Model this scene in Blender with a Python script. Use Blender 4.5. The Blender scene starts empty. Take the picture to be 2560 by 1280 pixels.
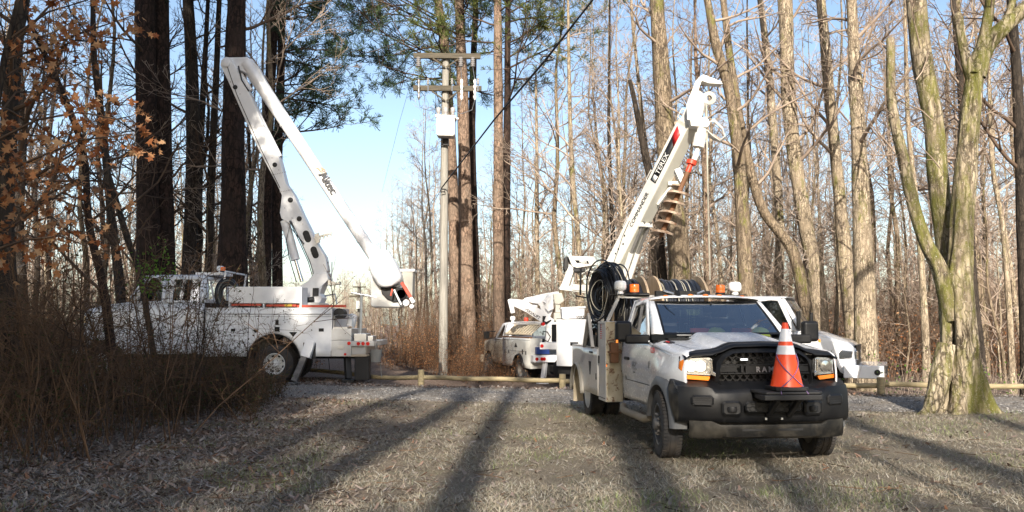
import bpy, bmesh, math, random
import numpy as np
from mathutils import Vector, Matrix, noise
R=math.radians
sc=bpy.context.scene
COL=sc.collection
# ------------------------------------------------------------------ camera
FPX=2067.0; CH=1.65; PITCH=R(4.65)
cam_d=bpy.data.cameras.new('camera'); cam=bpy.data.objects.new('camera',cam_d); COL.objects.link(cam)
cam.location=(0,0,CH); cam.rotation_euler=(math.pi/2+PITCH,0,0)
cam_d.sensor_width=36; cam_d.sensor_fit='HORIZONTAL'; cam_d.lens=36*FPX/2560.0
cam_d.clip_start=0.1; cam_d.clip_end=2000
sc.camera=cam
# ------------------------------------------------------------------ sky and sun
SUN_EL=R(27); SUN_AZ=R(2.5)       # light travels towards +Y, a little to the right
w=bpy.data.worlds.new('World'); sc.world=w; w.use_nodes=True
nt=w.node_tree; bg=nt.nodes['Background']
sky=nt.nodes.new('ShaderNodeTexSky'); sky.sky_type='NISHITA'; sky.sun_disc=False
sky.sun_elevation=SUN_EL; sky.sun_rotation=math.pi+SUN_AZ; sky.air_density=1.0; sky.dust_density=1.6; sky.ozone_density=0.7
nt.links.new(sky.outputs[0],bg.inputs[0]); bg.inputs[1].default_value=0.12
sd=bpy.data.lights.new('sun','SUN'); sd.energy=5.0; sd.angle=R(0.53); sd.color=(1.0,0.91,0.78)
sun=bpy.data.objects.new('sun',sd); COL.objects.link(sun)
sdir=Vector((math.sin(SUN_AZ)*math.cos(SUN_EL),math.cos(SUN_AZ)*math.cos(SUN_EL),-math.sin(SUN_EL)))
sun.rotation_euler=sdir.to_track_quat('-Z','Y').to_euler(); sun.location=(-5,-40,40)
sc.view_settings.view_transform='Standard'; sc.view_settings.look='None'
sc.view_settings.exposure=0.96; sc.view_settings.gamma=1.0
sc.cycles.max_bounces=6; sc.cycles.diffuse_bounces=3; sc.cycles.glossy_bounces=3
sc.cycles.transmission_bounces=4; sc.cycles.transparent_max_bounces=8
sc.cycles.sample_clamp_indirect=6.0; sc.cycles.caustics_reflective=False; sc.cycles.caustics_refractive=False

# pixel (2560x1280) -> world point on the plane Y = D
cp,sp=math.cos(PITCH),math.sin(PITCH)
def at(px,py,D):
    u=(640-py)/FPX; x=(px-1280)/FPX
    dy=cp-u*sp; dz=sp+u*cp; t=D/dy
    return Vector((x*t,D,CH+dz*t))
def smooth(t):
    t=max(0.0,min(1.0,t)); return t*t*(3-2*t)
def gz(x,y):
    return -0.35*smooth((y-(21.3-.23*x))/2.0)*smooth((x+6)/5)-0.55*smooth((y-30)/35)

# ------------------------------------------------------------------ materials
def mat(name,base=(.5,.5,.5),rough=.6,metal=0.0,coat=0.0,emis=None,estr=0.0,spec=.5):
    m=bpy.data.materials.new(name); m.use_nodes=True
    b=m.node_tree.nodes['Principled BSDF']
    b.inputs['Base Color'].default_value=(*base,1); b.inputs['Roughness'].default_value=rough
    b.inputs['Metallic'].default_value=metal; b.inputs['Coat Weight'].default_value=coat
    b.inputs['Specular IOR Level'].default_value=spec
    if emis: b.inputs['Emission Color'].default_value=(*emis,1); b.inputs['Emission Strength'].default_value=estr
    return m
def nd(m,t,**k):
    n=m.node_tree.nodes.new(t)
    for a,v in k.items(): setattr(n,a,v)
    return n
def lk(m,a,b): m.node_tree.links.new(a,b)
def ramp(m,src,stops,interp='LINEAR'):
    r=nd(m,'ShaderNodeValToRGB'); lk(m,src,r.inputs[0]); cr=r.color_ramp; cr.interpolation=interp
    while len(cr.elements)<len(stops): cr.elements.new(.5)
    for e,(p,c) in zip(cr.elements,stops):
        e.position=p; e.color=(*c,1) if len(c)==3 else c
    return r
def coords(m,kind='Object',scale=(1,1,1)):
    tc=nd(m,'ShaderNodeTexCoord'); mp=nd(m,'ShaderNodeMapping'); mp.inputs['Scale'].default_value=scale
    lk(m,tc.outputs[kind],mp.inputs[0]); return mp.outputs[0]
def noisetex(m,vec,scale,detail=4,rough=.55):
    n=nd(m,'ShaderNodeTexNoise'); n.inputs['Scale'].default_value=scale; n.inputs['Detail'].default_value=detail
    n.inputs['Roughness'].default_value=rough; lk(m,vec,n.inputs['Vector']); return n.outputs[0]
def mixc(m,fac,a,b):
    x=nd(m,'ShaderNodeMix',data_type='RGBA')
    for s,v in ((0,fac),(6,a),(7,b)):
        if hasattr(v,'links') or hasattr(v,'is_linked'): lk(m,v,x.inputs[s])
        elif isinstance(v,(int,float)): x.inputs[s].default_value=v
        else: x.inputs[s].default_value=(*v,1)
    return x.outputs[2]
def bump(m,h,strength=.5,dist=.02):
    b=nd(m,'ShaderNodeBump'); b.inputs['Strength'].default_value=strength; b.inputs['Distance'].default_value=dist
    lk(m,h,b.inputs['Height']); lk(m,b.outputs[0],m.node_tree.nodes['Principled BSDF'].inputs['Normal'])
def setc(m,c): lk(m,c,m.node_tree.nodes['Principled BSDF'].inputs['Base Color'])
def setr(m,c): lk(m,c,m.node_tree.nodes['Principled BSDF'].inputs['Roughness'])

def paint(name,base,dirt=(.22,.17,.11),amt=.25,rough=.32,low=None,coat=.4):
    """painted metal: faint mottling plus road film; low=(z0,z1) adds mud that fades upward"""
    m=mat(name,base,rough,coat=coat)
    v=coords(m); n1=noisetex(m,v,2.2,5,.6); n2=noisetex(m,v,26,3,.6)
    f=ramp(m,n1,[(.45,(0,0,0)),(.8,(amt,)*3)])
    c=mixc(m,f.outputs[0],base,dirt)
    if low:
        s=nd(m,'ShaderNodeSeparateXYZ'); lk(m,v,s.inputs[0])
        mr=nd(m,'ShaderNodeMapRange'); mr.inputs[1].default_value=low[0]; mr.inputs[2].default_value=low[1]
        mr.inputs[3].default_value=.75; mr.inputs[4].default_value=0; lk(m,s.outputs[2],mr.inputs[0])
        mu=nd(m,'ShaderNodeMath',operation='MULTIPLY'); lk(m,mr.outputs[0],mu.inputs[0])
        rr=ramp(m,n1,[(.3,(.25,)*3),(.65,(1,1,1))]); lk(m,rr.outputs[0],mu.inputs[1])
        c=mixc(m,mu.outputs[0],c,dirt)
    setc(m,c); setr(m,ramp(m,n2,[(.3,(rough*.8,)*3),(.8,(min(1,rough*1.5),)*3)]).outputs[0])
    return m
M={}
M['white']=paint('white paint',(.70,.715,.745),amt=.035,rough=.22,coat=.6)
M['truck_side']=paint('white paint with road spray',(.58,.595,.63),dirt=(.30,.26,.20),amt=.05,rough=.22,low=(.5,1.05),coat=.6)
M['white_dirty']=paint('white paint road film',(.48,.48,.475),dirt=(.26,.21,.15),amt=.35,low=(.3,1.1))
M['white_boom']=paint('white fibreglass',(.74,.745,.76),dirt=(.45,.45,.46),amt=.45,rough=.4,coat=.2)
M['derrick']=paint('derrick white',(.68,.67,.63),dirt=(.4,.38,.33),amt=.15,rough=.4,coat=.2)
M['beige']=paint('derrick grey white',(.50,.49,.43),dirt=(.4,.38,.33),amt=.2,rough=.5,coat=.1)
M['cream']=paint('tan paint dimmed for shade',(.40,.34,.26),dirt=(.3,.24,.16),amt=.3,rough=.35)  # tan lowered: shade over the small truck's cab put into the colour
def mudpanel():
    m=mat('mud spattered panel',(.6,.57,.5),.6)
    v=coords(m); n=noisetex(m,v,9,8,.7); n2=noisetex(m,v,2.5,3)
    c=mixc(m,ramp(m,n2,[(.35,(0,0,0)),(.65,(1,1,1))]).outputs[0],(.52,.48,.38),(.34,.28,.17))
    c=mixc(m,ramp(m,n,[(.52,(0,0,0)),(.60,(1,1,1))]).outputs[0],c,(.14,.07,.035))
    setc(m,c); return m
M['mud']=mudpanel()
def plastic(name,base,dust=.12):
    m=mat(name,base,.44,spec=.27); v=coords(m); n=noisetex(m,v,3.5,6,.65)
    setc(m,mixc(m,ramp(m,n,[(.42,(0,0,0)),(.8,(dust,)*3)]).outputs[0],base,(.25,.22,.17)))
    setr(m,ramp(m,n,[(.3,(.3,)*3),(.7,(.55,)*3)]).outputs[0]); bump(m,noisetex(m,v,220,2),.12,.002); return m
M['plastic']=plastic('black moulded plastic',(.006,.0065,.008),.03)
M['plastic_scuff']=plastic('scuffed dusty plastic',(.010,.010,.010),.28)
M['black']=mat('matt black',(.008,.008,.009),.6)
M['gap']=mat('panel gap',(.02,.02,.022),.8)
def rubber():
    m=mat('tyre rubber',(.022,.022,.023),.8); v=coords(m); n=noisetex(m,v,5,5)
    setc(m,mixc(m,ramp(m,n,[(.4,(0,0,0)),(.75,(.4,.4,.4))]).outputs[0],(.02,.02,.022),(.13,.10,.07))); bump(m,noisetex(m,v,60,3),.25,.004); return m
M['rubber']=rubber()
M['steel']=mat('dull steel',(.28,.27,.26),.45,.7)
M['rim_grey']=paint('grey wheel',(.09,.09,.092),amt=.5,rough=.5,coat=0)
M['rim_white']=paint('white wheel',(.72,.72,.70),amt=.5,rough=.5,coat=0)
M['chrome']=mat('chrome',(.75,.76,.78),.12,1.0)
M['badge']=mat('satin badge',(.30,.30,.32),.4,.8)
M['alu']=mat('aluminium',(.55,.56,.57),.35,.9)
M['rust']=mat('rusty steel',(.16,.075,.035),.75)
M['orange']=mat('orange lens',(.85,.16,.01),.25,coat=.5)
M['amber']=mat('amber lens',(.62,.17,.02),.25,coat=.5)
M['amber_lit']=mat('amber turn lamp lit',(.7,.2,.02),.3,emis=(1,.22,.02),estr=.45)
M['lamp_lit']=mat('headlamp lit',(.9,.9,.85),.2,emis=(1,.86,.62),estr=4.0)
M['red_lens']=mat('red lens',(.55,.015,.012),.25,coat=.4)
M['red']=mat('red plastic',(.62,.05,.02),.45)
M['redpaint']=mat('red paint',(.55,.07,.035),.45)
M['cone']=mat('orange red cone pvc',(.88,.075,.012),.38)
M['collar']=mat('reflective white collar',(.78,.80,.84),.35)
M['blue']=mat('blue plastic',(.02,.05,.22),.5)
M['navy']=mat('navy decal',(.02,.03,.09),.5)
M['decal_black']=mat('black decal',(.012,.012,.015),.5)
M['decal_red']=mat('red decal',(.5,.02,.02),.5)
M['decal_gold']=mat('gold outline decal',(.45,.30,.12),.5)
M['decal_grey']=mat('grey decal',(.22,.22,.22),.5)
M['domelight']=mat('white strobe dome',(.8,.8,.78),.25,coat=.3)
M['seat']=mat('cloth seat',(.06,.06,.065),.9)
M['hivis']=mat('hi vis vest',(.55,.62,.12),.8)
M['yellow']=mat('yellow plastic',(.65,.42,.05),.5)
def glass(name,tint,gl=.9):
    m=bpy.data.materials.new(name); m.use_nodes=True; t=m.node_tree; t.nodes.clear()
    o=t.nodes.new('ShaderNodeOutputMaterial'); mx=t.nodes.new('ShaderNodeMixShader'); tr=t.nodes.new('ShaderNodeBsdfTransparent')
    g=t.nodes.new('ShaderNodeBsdfGlossy'); g.inputs['Roughness'].default_value=.02; g.inputs[0].default_value=(gl,gl,gl,1)
    tr.inputs[0].default_value=(*tint,1); f=t.nodes.new('ShaderNodeFresnel'); f.inputs[0].default_value=1.9
    a=t.nodes.new('ShaderNodeMath'); a.operation='ADD'; a.inputs[1].default_value=.26; t.links.new(f.outputs[0],a.inputs[0])
    t.links.new(a.outputs[0],mx.inputs[0]); t.links.new(tr.outputs[0],mx.inputs[1]); t.links.new(g.outputs[0],mx.inputs[2])
    t.links.new(mx.outputs[0],o.inputs[0]); return m
M['glass']=glass('vehicle glass',(.45,.52,.55))
M['lens']=glass('clear lamp lens',(.9,.92,.94))
def wood(name,c1,c2,scale=(1,1,.12),sc_=18,b=.4):
    m=mat(name,c1,.8); v=coords(m,scale=scale); n=noisetex(m,v,sc_,6,.65)
    setc(m,mixc(m,ramp(m,n,[(.3,(0,0,0)),(.72,(1,1,1))]).outputs[0],c1,c2)); bump(m,n,b,.02); return m
M['pole']=wood('weathered pole wood',(.15,.14,.12),(.37,.35,.31),(1,1,.05),22)
M['arm']=wood('old treated crossarm',(.04,.033,.022),(.11,.09,.06),(.08,1,1),22)
M['rail']=wood('yellow pine rail',(.15,.125,.07),(.36,.29,.17),(.1,1,1),20)
M['plank']=wood('reel plywood',(.36,.26,.17),(.52,.40,.27),(1,1,.15),10)
M['cable']=mat('black cable',(.015,.016,.02),.28,coat=.3)
M['cable_pale']=mat('pale striped cable',(.38,.36,.30),.4)
M['porcelain']=mat('grey porcelain',(.34,.33,.33),.3)
M['trafo']=paint('transformer grey white',(.68,.68,.66),dirt=(.3,.28,.25),amt=.3,rough=.45,coat=.1)

def bark(name,c1,c2,c3=None,moss=0,vs=.14,scale=17,b=1.0,lichen=0):
    m=mat(name,c1,.9,spec=.2); v=coords(m,scale=(1,1,vs)); v2=coords(m)
    n=noisetex(m,v,scale,8,.7); n2=noisetex(m,v2,1.1,4,.6)
    c=mixc(m,ramp(m,n,[(.40,(0,0,0)),(.56,(1,1,1))]).outputs[0],c1,c2)
    vo_=nd(m,'ShaderNodeTexVoronoi',feature='DISTANCE_TO_EDGE'); vo_.inputs['Scale'].default_value=scale*.62
    va=nd(m,'ShaderNodeVectorMath',operation='MULTIPLY_ADD'); nn=nd(m,'ShaderNodeTexNoise'); nn.inputs['Scale'].default_value=6; lk(m,v2,nn.inputs['Vector'])
    lk(m,nn.outputs['Color'],va.inputs[0]); va.inputs[1].default_value=(.16,.16,.16); lk(m,coords(m,scale=(1,1,vs*1.9)),va.inputs[2]); lk(m,va.outputs[0],vo_.inputs['Vector'])
    c=mixc(m,ramp(m,vo_.outputs['Distance'],[(.03,(.85,.85,.85)),(.13,(0,0,0))]).outputs[0],c,tuple(q*.55 for q in c1))
    if c3: c=mixc(m,ramp(m,n2,[(.4,(0,0,0)),(.66,(.8,.8,.8))]).outputs[0],c,c3)
    if moss:
        n3=noisetex(m,coords(m,scale=(1,1,.35)),2.6,9,.78)
        c=mixc(m,ramp(m,n3,[(.56-moss*.12,(0,0,0)),(.66-moss*.08,(.9,.9,.9))]).outputs[0],c,mixc(m,n,(.05,.06,.012),(.22,.21,.05)))
    if lichen:
        vo=noisetex(m,v2,38,5,.65); c=mixc(m,ramp(m,vo,[(.60,(0,0,0)),(.68,(lichen,)*3)]).outputs[0],c,(.5,.5,.44))
    setc(m,c); bump(m,n,b,.05); return m
M['bark_grey']=bark('furrowed grey brown bark',(.065,.047,.033),(.32,.255,.18),(.18,.135,.092),moss=.15,lichen=.3)
M['bark_pale']=bark('pale tan bark',(.085,.062,.042),(.50,.415,.305),(.30,.24,.17),moss=.1,scale=20,lichen=.5)
M['bark_moss']=bark('mossy pale bark',(.05,.037,.024),(.46,.39,.285),(.22,.175,.12),moss=.9,scale=13,lichen=.7)
M['bark_pine']=bark('pine bark with painted shade',(.012,.009,.008),(.055,.033,.025),(.034,.024,.02),vs=.25,scale=11,b=1.0)  # near black: the left woods' shade is put into this bark colour
M['bark_pine_lit']=bark('orange brown bark with painted sunlight',(.09,.06,.045),(.32,.22,.16),(.22,.165,.125),vs=.25,scale=13)  # lighter copy of the pine bark, sunlight put into its colour
M['bark_dark']=bark('forest bark with painted shade',(.016,.013,.011),(.07,.055,.043),(.042,.034,.028),moss=.0,scale=14)  # darkened: shade among the trees is part of this colour
def twigm(name,a,b_):
    m=mat(name,a,.9,spec=.15); v=coords(m); n=noisetex(m,v,.9,3)
    setc(m,mixc(m,ramp(m,n,[(.35,(0,0,0)),(.65,(1,1,1))]).outputs[0],a,b_)); return m
M['twig']=twigm('bare twigs',(.17,.13,.105),(.38,.30,.235))
M['twig_pale']=twigm('pale bare twigs',(.28,.22,.185),(.52,.43,.35))
M['thicket']=twigm('brown thicket stems',(.07,.048,.036),(.27,.19,.135))
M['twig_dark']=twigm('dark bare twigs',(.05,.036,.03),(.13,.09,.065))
M['brush']=twigm('reddish brush stems',(.035,.025,.02),(.17,.105,.065))
def leafm(name,cols,trans=.25,rough=.7):
    m=mat(name,cols[0],rough,spec=.2); g=nd(m,'ShaderNodeNewGeometry')
    k=len(cols); r=ramp(m,g.outputs['Random Per Island'],[(i/max(1,k-1),c) for i,c in enumerate(cols)])
    setc(m,r.outputs[0])
    if trans:
        t=nd(m,'ShaderNodeBsdfTranslucent'); lk(m,r.outputs[0],t.inputs[0]); mx=nd(m,'ShaderNodeMixShader'); mx.inputs[0].default_value=trans
        p=m.node_tree.nodes['Principled BSDF']; o=m.node_tree.nodes['Material Output']
        lk(m,p.outputs[0],mx.inputs[1]); lk(m,t.outputs[0],mx.inputs[2]); lk(m,mx.outputs[0],o.inputs[0])
    return m
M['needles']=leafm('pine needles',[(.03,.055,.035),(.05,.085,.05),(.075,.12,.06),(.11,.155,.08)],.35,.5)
M['needles_lit']=leafm('yellow green needles with painted sunlight',[(.04,.07,.02),(.10,.13,.03),(.2,.2,.07),(.07,.11,.03)],.25,.5)  # brighter copy of the needles, with sunlight put into the colour
M['oakleaf']=leafm('rust brown dry leaves',[(.18,.06,.025),(.38,.15,.055),(.50,.27,.13),(.26,.09,.035),(.62,.41,.23)],.4)
M['litter']=leafm('fallen leaf litter',[(.15,.11,.085),(.22,.185,.16),(.09,.065,.05),(.31,.28,.255),(.20,.095,.05),(.24,.225,.22)],.1)
M['grassb']=leafm('dry winter grass',[(.31,.27,.205),(.40,.36,.295),(.21,.175,.13),(.34,.28,.21),(.18,.19,.125),(.52,.49,.44)],.15)
M['grassg']=leafm('green grass tufts',[(.12,.17,.05),(.18,.22,.08),(.24,.27,.14)],.15)
M['shrubleaf']=leafm('dark small leaves',[(.025,.04,.012),(.05,.055,.02),(.09,.045,.02),(.04,.03,.018)],.2)
M['greenleaf']=leafm('fresh green leaves',[(.08,.16,.02),(.14,.26,.04)],.4)
M['stone']=leafm('gravel stones',[(.15,.142,.135),(.24,.23,.22),(.40,.38,.36),(.10,.095,.09)],0,.8)

# ------------------------------------------------------------------ object bookkeeping
def tag(o,label,cat,group=None,kind=None):
    if label: o['label']=label
    if cat: o['category']=cat
    if group: o['group']=group
    if kind: o['kind']=kind
    return o
def empty(name,loc,rz=0,label=None,cat=None,group=None):
    o=bpy.data.objects.new(name,None); COL.objects.link(o); o.location=loc; o.rotation_euler=(0,0,rz)
    o.empty_display_size=.3; tag(o,label,cat,group); return o
def world_m(o):
    m=Matrix.Translation(o.location)@o.rotation_euler.to_matrix().to_4x4()@Matrix.Diagonal((*o.scale,1))
    return world_m(o.parent)@m if o.parent else m
def copy_tree(o,parent=None):
    c=o.copy(); COL.objects.link(c)
    if parent: c.parent=parent
    for ch in list(o.children): copy_tree(ch,c)
    return c
class MB:
    def __init__(s): s.v=[];s.f=[];s.mi=[];s.cur=0
    def m(s,i): s.cur=i; return s
    def add(s,vs,fs):
        b=len(s.v); s.v.extend([Vector(p) for p in vs]); s.f.extend([tuple(b+i for i in f) for f in fs]); s.mi.extend([s.cur]*len(fs)); return s
    def box(s,x0,x1,y0,y1,z0,z1):
        return s.add([(x0,y0,z0),(x1,y0,z0),(x1,y1,z0),(x0,y1,z0),(x0,y0,z1),(x1,y0,z1),(x1,y1,z1),(x0,y1,z1)],
            [(0,3,2,1),(4,5,6,7),(0,1,5,4),(1,2,6,5),(2,3,7,6),(3,0,4,7)])
    def prism(s,poly,axis,a,b):
        """poly: 2D points in the plane across axis; x->(y,z), y->(x,z), z->(x,y)"""
        n=len(poly)
        def P(p,t): return {'x':(t,p[0],p[1]),'y':(p[0],t,p[1]),'z':(p[0],p[1],t)}[axis]
        vs=[P(p,a) for p in poly]+[P(p,b) for p in poly]
        return s.add(vs,[tuple(range(n))[::-1],tuple(range(n,2*n))]+[(i,(i+1)%n,n+(i+1)%n,n+i) for i in range(n)])
    def beam(s,p,q,wd,hg,up=(0,0,1),wd2=None,hg2=None):
        p=Vector(p);q=Vector(q);d=(q-p).normalized(); sx=d.cross(Vector(up)).normalized(); uz=sx.cross(d)
        w2=wd if wd2 is None else wd2; h2=hg if hg2 is None else hg2
        c=[p+sx*a*wd/2+uz*b*hg/2 for a,b in((-1,-1),(1,-1),(1,1),(-1,1))]+[q+sx*a*w2/2+uz*b*h2/2 for a,b in((-1,-1),(1,-1),(1,1),(-1,1))]
        return s.add(c,[(0,1,2,3),(7,6,5,4),(0,4,5,1),(1,5,6,2),(2,6,7,3),(3,7,4,0)])
    def tube(s,pts,r,k=10,cap=True):
        pts=[Vector(p) for p in pts]; n=len(pts); rr=r if hasattr(r,'__len__') else [r]*n
        vs=[];ref=None
        for i in range(n):
            t=(pts[min(n-1,i+1)]-pts[max(0,i-1)]).normalized()
            if ref is None: ref=t.cross(Vector((.3,.2,1)) if abs(t.z)<.9 else Vector((1,.1,0))).normalized()
            a=(ref-t*ref.dot(t)).normalized(); ref=a; b=t.cross(a)
            vs+= [pts[i]+(a*math.cos(6.2832*j/k)+b*math.sin(6.2832*j/k))*rr[i] for j in range(k)]
        fs=[(i*k+j,i*k+(j+1)%k,(i+1)*k+(j+1)%k,(i+1)*k+j) for i in range(n-1) for j in range(k)]
        if cap: fs+= [tuple(range(k))[::-1],tuple(range((n-1)*k,n*k))]
        return s.add(vs,fs)
    def lathe(s,prof,o=(0,0,0),axis=(0,0,1),k=24,closed=False):
        """prof: (radius, distance along axis)"""
        A=Vector(axis).normalized(); u=A.orthogonal().normalized(); v=A.cross(u); o=Vector(o); n=len(prof)
        vs=[o+A*h+(u*math.cos(2*math.pi*j/k)+v*math.sin(2*math.pi*j/k))*max(r,1e-4) for r,h in prof for j in range(k)]
        fs=[(i*k+j,i*k+(j+1)%k,(i+1)*k+(j+1)%k,(i+1)*k+j) for i in range(n-1) for j in range(k)]
        if closed: fs+=[((n-1)*k+j,(n-1)*k+(j+1)%k,(j+1)%k,j) for j in range(k)]
        else: fs+= [tuple(range(k))[::-1],tuple(range((n-1)*k,n*k))]
        return s.add(vs,fs)
    def grid(s,fn,us,vs_):
        P=[fn(u,v) for u in us for v in vs_]; n=len(vs_)
        return s.add(P,[(i*n+j,i*n+j+1,(i+1)*n+j+1,(i+1)*n+j) for i in range(len(us)-1) for j in range(n-1)])
    def ring(s,outer,inner):
        n=len(outer); return s.add(list(outer)+list(inner),[(i,(i+1)%n,n+(i+1)%n,n+i) for i in range(n)])
    def map(s,fn): s.v=[Vector(fn(p)) for p in s.v]; return s
    def build(s,name,mats,parent=None,world=False,bevel=0,seg=2,solid=0,smooth=35,sub=0,label=None,fix=True):
        me=bpy.data.meshes.new(name)
        vs=s.v
        if world and parent is not None:
            inv=world_m(parent).inverted(); vs=[inv@p for p in vs]
        me.from_pydata([tuple(p) for p in vs],[],s.f)
        for mm in (mats if isinstance(mats,(list,tuple)) else [mats]): me.materials.append(M[mm] if isinstance(mm,str) else mm)
        me.polygons.foreach_set('material_index',s.mi)
        if fix:
            bm=bmesh.new(); bm.from_mesh(me); bmesh.ops.recalc_face_normals(bm,faces=bm.faces); bm.to_mesh(me); bm.free()
        if smooth:
            me.polygons.foreach_set('use_smooth',[True]*len(me.polygons)); me.set_sharp_from_angle(angle=R(smooth))
        o=bpy.data.objects.new(name,me); COL.objects.link(o)
        if parent is not None: o.parent=parent
        if solid: 
            md=o.modifiers.new('s','SOLIDIFY'); md.thickness=solid; md.offset=0
        if sub: md=o.modifiers.new('u','SUBSURF'); md.levels=sub; md.render_levels=sub
        if bevel:
            md=o.modifiers.new('b','BEVEL'); md.width=bevel; md.segments=seg; md.limit_method='ANGLE'; md.angle_limit=R(40); md.harden_normals=True
        if label: o['label']=label
        return o
def build_lr(b,name,mats,parent,**k):
    """build the left and the right half of a mirrored pair as two objects"""
    ax_=k.pop('ax',0); mid=k.pop('mid',0)
    for sg in(-1,1):
        q=MB(); ix={}
        for f,mi in zip(b.f,b.mi):
            if sg*(sum(b.v[i][ax_] for i in f)/len(f)-mid)>0:
                for i in f:
                    if i not in ix: ix[i]=len(q.v); q.v.append(b.v[i])
                q.f.append(tuple(ix[i] for i in f)); q.mi.append(mi)
        if q.f: q.build(name,mats,parent,**k)
def lettering(s,size,material,origin,right,up,parent,world=False,name='lettering',bold=False,shear=0,depth=.003,spacing=1.0):
    cu=bpy.data.curves.new('t','FONT'); cu.body=s; cu.size=size; cu.extrude=depth/2; cu.shear=shear; cu.space_character=spacing
    if bold: cu.offset=size*.025
    ob=bpy.data.objects.new('t',cu); COL.objects.link(ob)
    dg=bpy.context.evaluated_depsgraph_get(); me=bpy.data.meshes.new_from_object(ob.evaluated_get(dg))
    bpy.data.objects.remove(ob)
    r=Vector(right).normalized(); u=Vector(up).normalized(); n=r.cross(u)
    u=n.cross(r).normalized()
    T=Matrix(((r.x,u.x,n.x,origin[0]),(r.y,u.y,n.y,origin[1]),(r.z,u.z,n.z,origin[2]),(0,0,0,1)))
    if world and parent is not None: T=world_m(parent).inverted()@T
    me.transform(T); me.materials.clear(); me.materials.append(M[material]); me.name=name
    o=bpy.data.objects.new(name,me); COL.objects.link(o); o.parent=parent; return o
# ------------------------------------------------------------------ ground
def ground_mesh():
    xs=np.concatenate([np.linspace(-400,-30,14)[:-1],np.linspace(-30,30,121),np.linspace(30,400,14)[1:]])
    ys=np.concatenate([np.linspace(-200,2,15)[:-1],np.linspace(2,40,115),np.linspace(40,80,41)[1:],np.linspace(80,900,18)[1:]])
    X,Y=np.meshgrid(xs,ys); V=[]
    for x,y in zip(X.ravel(),Y.ravel()):
        z=gz(x,y)+ (.035*noise.noise(Vector((x*.5,y*.5,0)))+.02*noise.noise(Vector((x*1.7,y*1.7,3))) if abs(x)<30 and y>2 else 0)
        if 17<y+.25*x<22: z-=.012
        V.append((x,y,z))
    nx=len(xs); F=[(j*nx+i,j*nx+i+1,(j+1)*nx+i+1,(j+1)*nx+i) for j in range(len(ys)-1) for i in range(nx-1)]
    b=MB(); b.add(V,F); return b
def ground_mat():
    m=mat('leaf litter and dry grass',(.3,.24,.18),.95,spec=.15)
    v=coords(m); s=nd(m,'ShaderNodeSeparateXYZ'); lk(m,v,s.inputs[0])
    n1=noisetex(m,v,55,8,.75); n2=noisetex(m,v,.55,5,.6); n3=noisetex(m,v,14,6,.7); n4=noisetex(m,v,1.3,5,.65)
    grass=ramp(m,n1,[(.3,(.07,.055,.04)),(.5,(.19,.16,.12)),(.7,(.34,.30,.24))]).outputs[0]
    green=ramp(m,n1,[(.3,(.09,.08,.045)),(.7,(.36,.32,.19))]).outputs[0]
    grass=mixc(m,ramp(m,n4,[(.5,(0,0,0)),(.7,(.55,.55,.55))]).outputs[0],grass,green)
    leaf=ramp(m,n3,[(.3,(.05,.035,.027)),(.48,(.15,.105,.08)),(.6,(.24,.185,.145)),(.75,(.32,.28,.25))]).outputs[0]
    # leaf litter on the left bank and under the woods, grass to the right
    a=nd(m,'ShaderNodeMath',operation='MULTIPLY_ADD'); lk(m,s.outputs[0],a.inputs[0]); a.inputs[1].default_value=.22; a.inputs[2].default_value=1.05
    b_=nd(m,'ShaderNodeMath',operation='ADD'); lk(m,a.outputs[0],b_.inputs[0])
    c_=nd(m,'ShaderNodeMath',operation='MULTIPLY_ADD'); lk(m,n2,c_.inputs[0]); c_.inputs[1].default_value=2.0; c_.inputs[2].default_value=-1.0
    lk(m,c_.outputs[0],b_.inputs[1]); b_.use_clamp=True
    near=mixc(m,b_.outputs[0],leaf,grass)
    far=nd(m,'ShaderNodeMapRange'); lk(m,s.outputs[1],far.inputs[0]); far.inputs[1].default_value=21; far.inputs[2].default_value=23
    c=mixc(m,far.outputs[0],near,leaf); setc(m,c); bump(m,n1,.9,.03); return m
M['ground']=ground_mat()
g=ground_mesh().build('ground','ground',smooth=180); tag(g,None,None,kind='structure')
# gravel road sheet following the ground just above it
def gravel_mat():
    m=mat('grey gravel',(.35,.34,.35),.95,spec=.2); v=coords(m); vo=nd(m,'ShaderNodeTexVoronoi'); vo.inputs['Scale'].default_value=34; lk(m,v,vo.inputs['Vector'])
    n=noisetex(m,v,1.2,5,.65); n2=noisetex(m,v,90,3)
    c=ramp(m,vo.outputs['Color'],[(.15,(.08,.075,.07)),(.5,(.17,.16,.15)),(.85,(.33,.31,.29))]).outputs[0]
    c=mixc(m,ramp(m,n,[(.42,(0,0,0)),(.62,(.75,.75,.75))]).outputs[0],c,(.20,.17,.135))
    setc(m,c); bump(m,vo.outputs['Distance'],.8,.02)
    # ragged transparent edge so gravel and verge interlock
    return m
M['gravel']=gravel_mat()
def road_y(x): return 19.35-.23*x
def road():
    b=MB(); us=np.linspace(-34,40,300); vs_=np.linspace(0,1,10)
    def f(u,v):
        lo=road_y(u)-1.9+.18*noise.noise(Vector((u*1.1,0,0)))+.1*noise.noise(Vector((u*5,0,0)))
        hi=road_y(u)+1.9+.2*noise.noise(Vector((u*1.1,9,0)))+.1*noise.noise(Vector((u*5,4,0)))
        y=lo+(hi-lo)*v; e=min(v,1-v)
        z=gz(u,y)+.035*noise.noise(Vector((u*.5,y*.5,0)))+.02*noise.noise(Vector((u*1.7,y*1.7,3)))+(.016 if e>.05 else -.03)
        return (u,y,z)
    b.grid(f,us,vs_); return b
r_=road().build('gravel_road','gravel',smooth=180); tag(r_,None,None,kind='structure')

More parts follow.
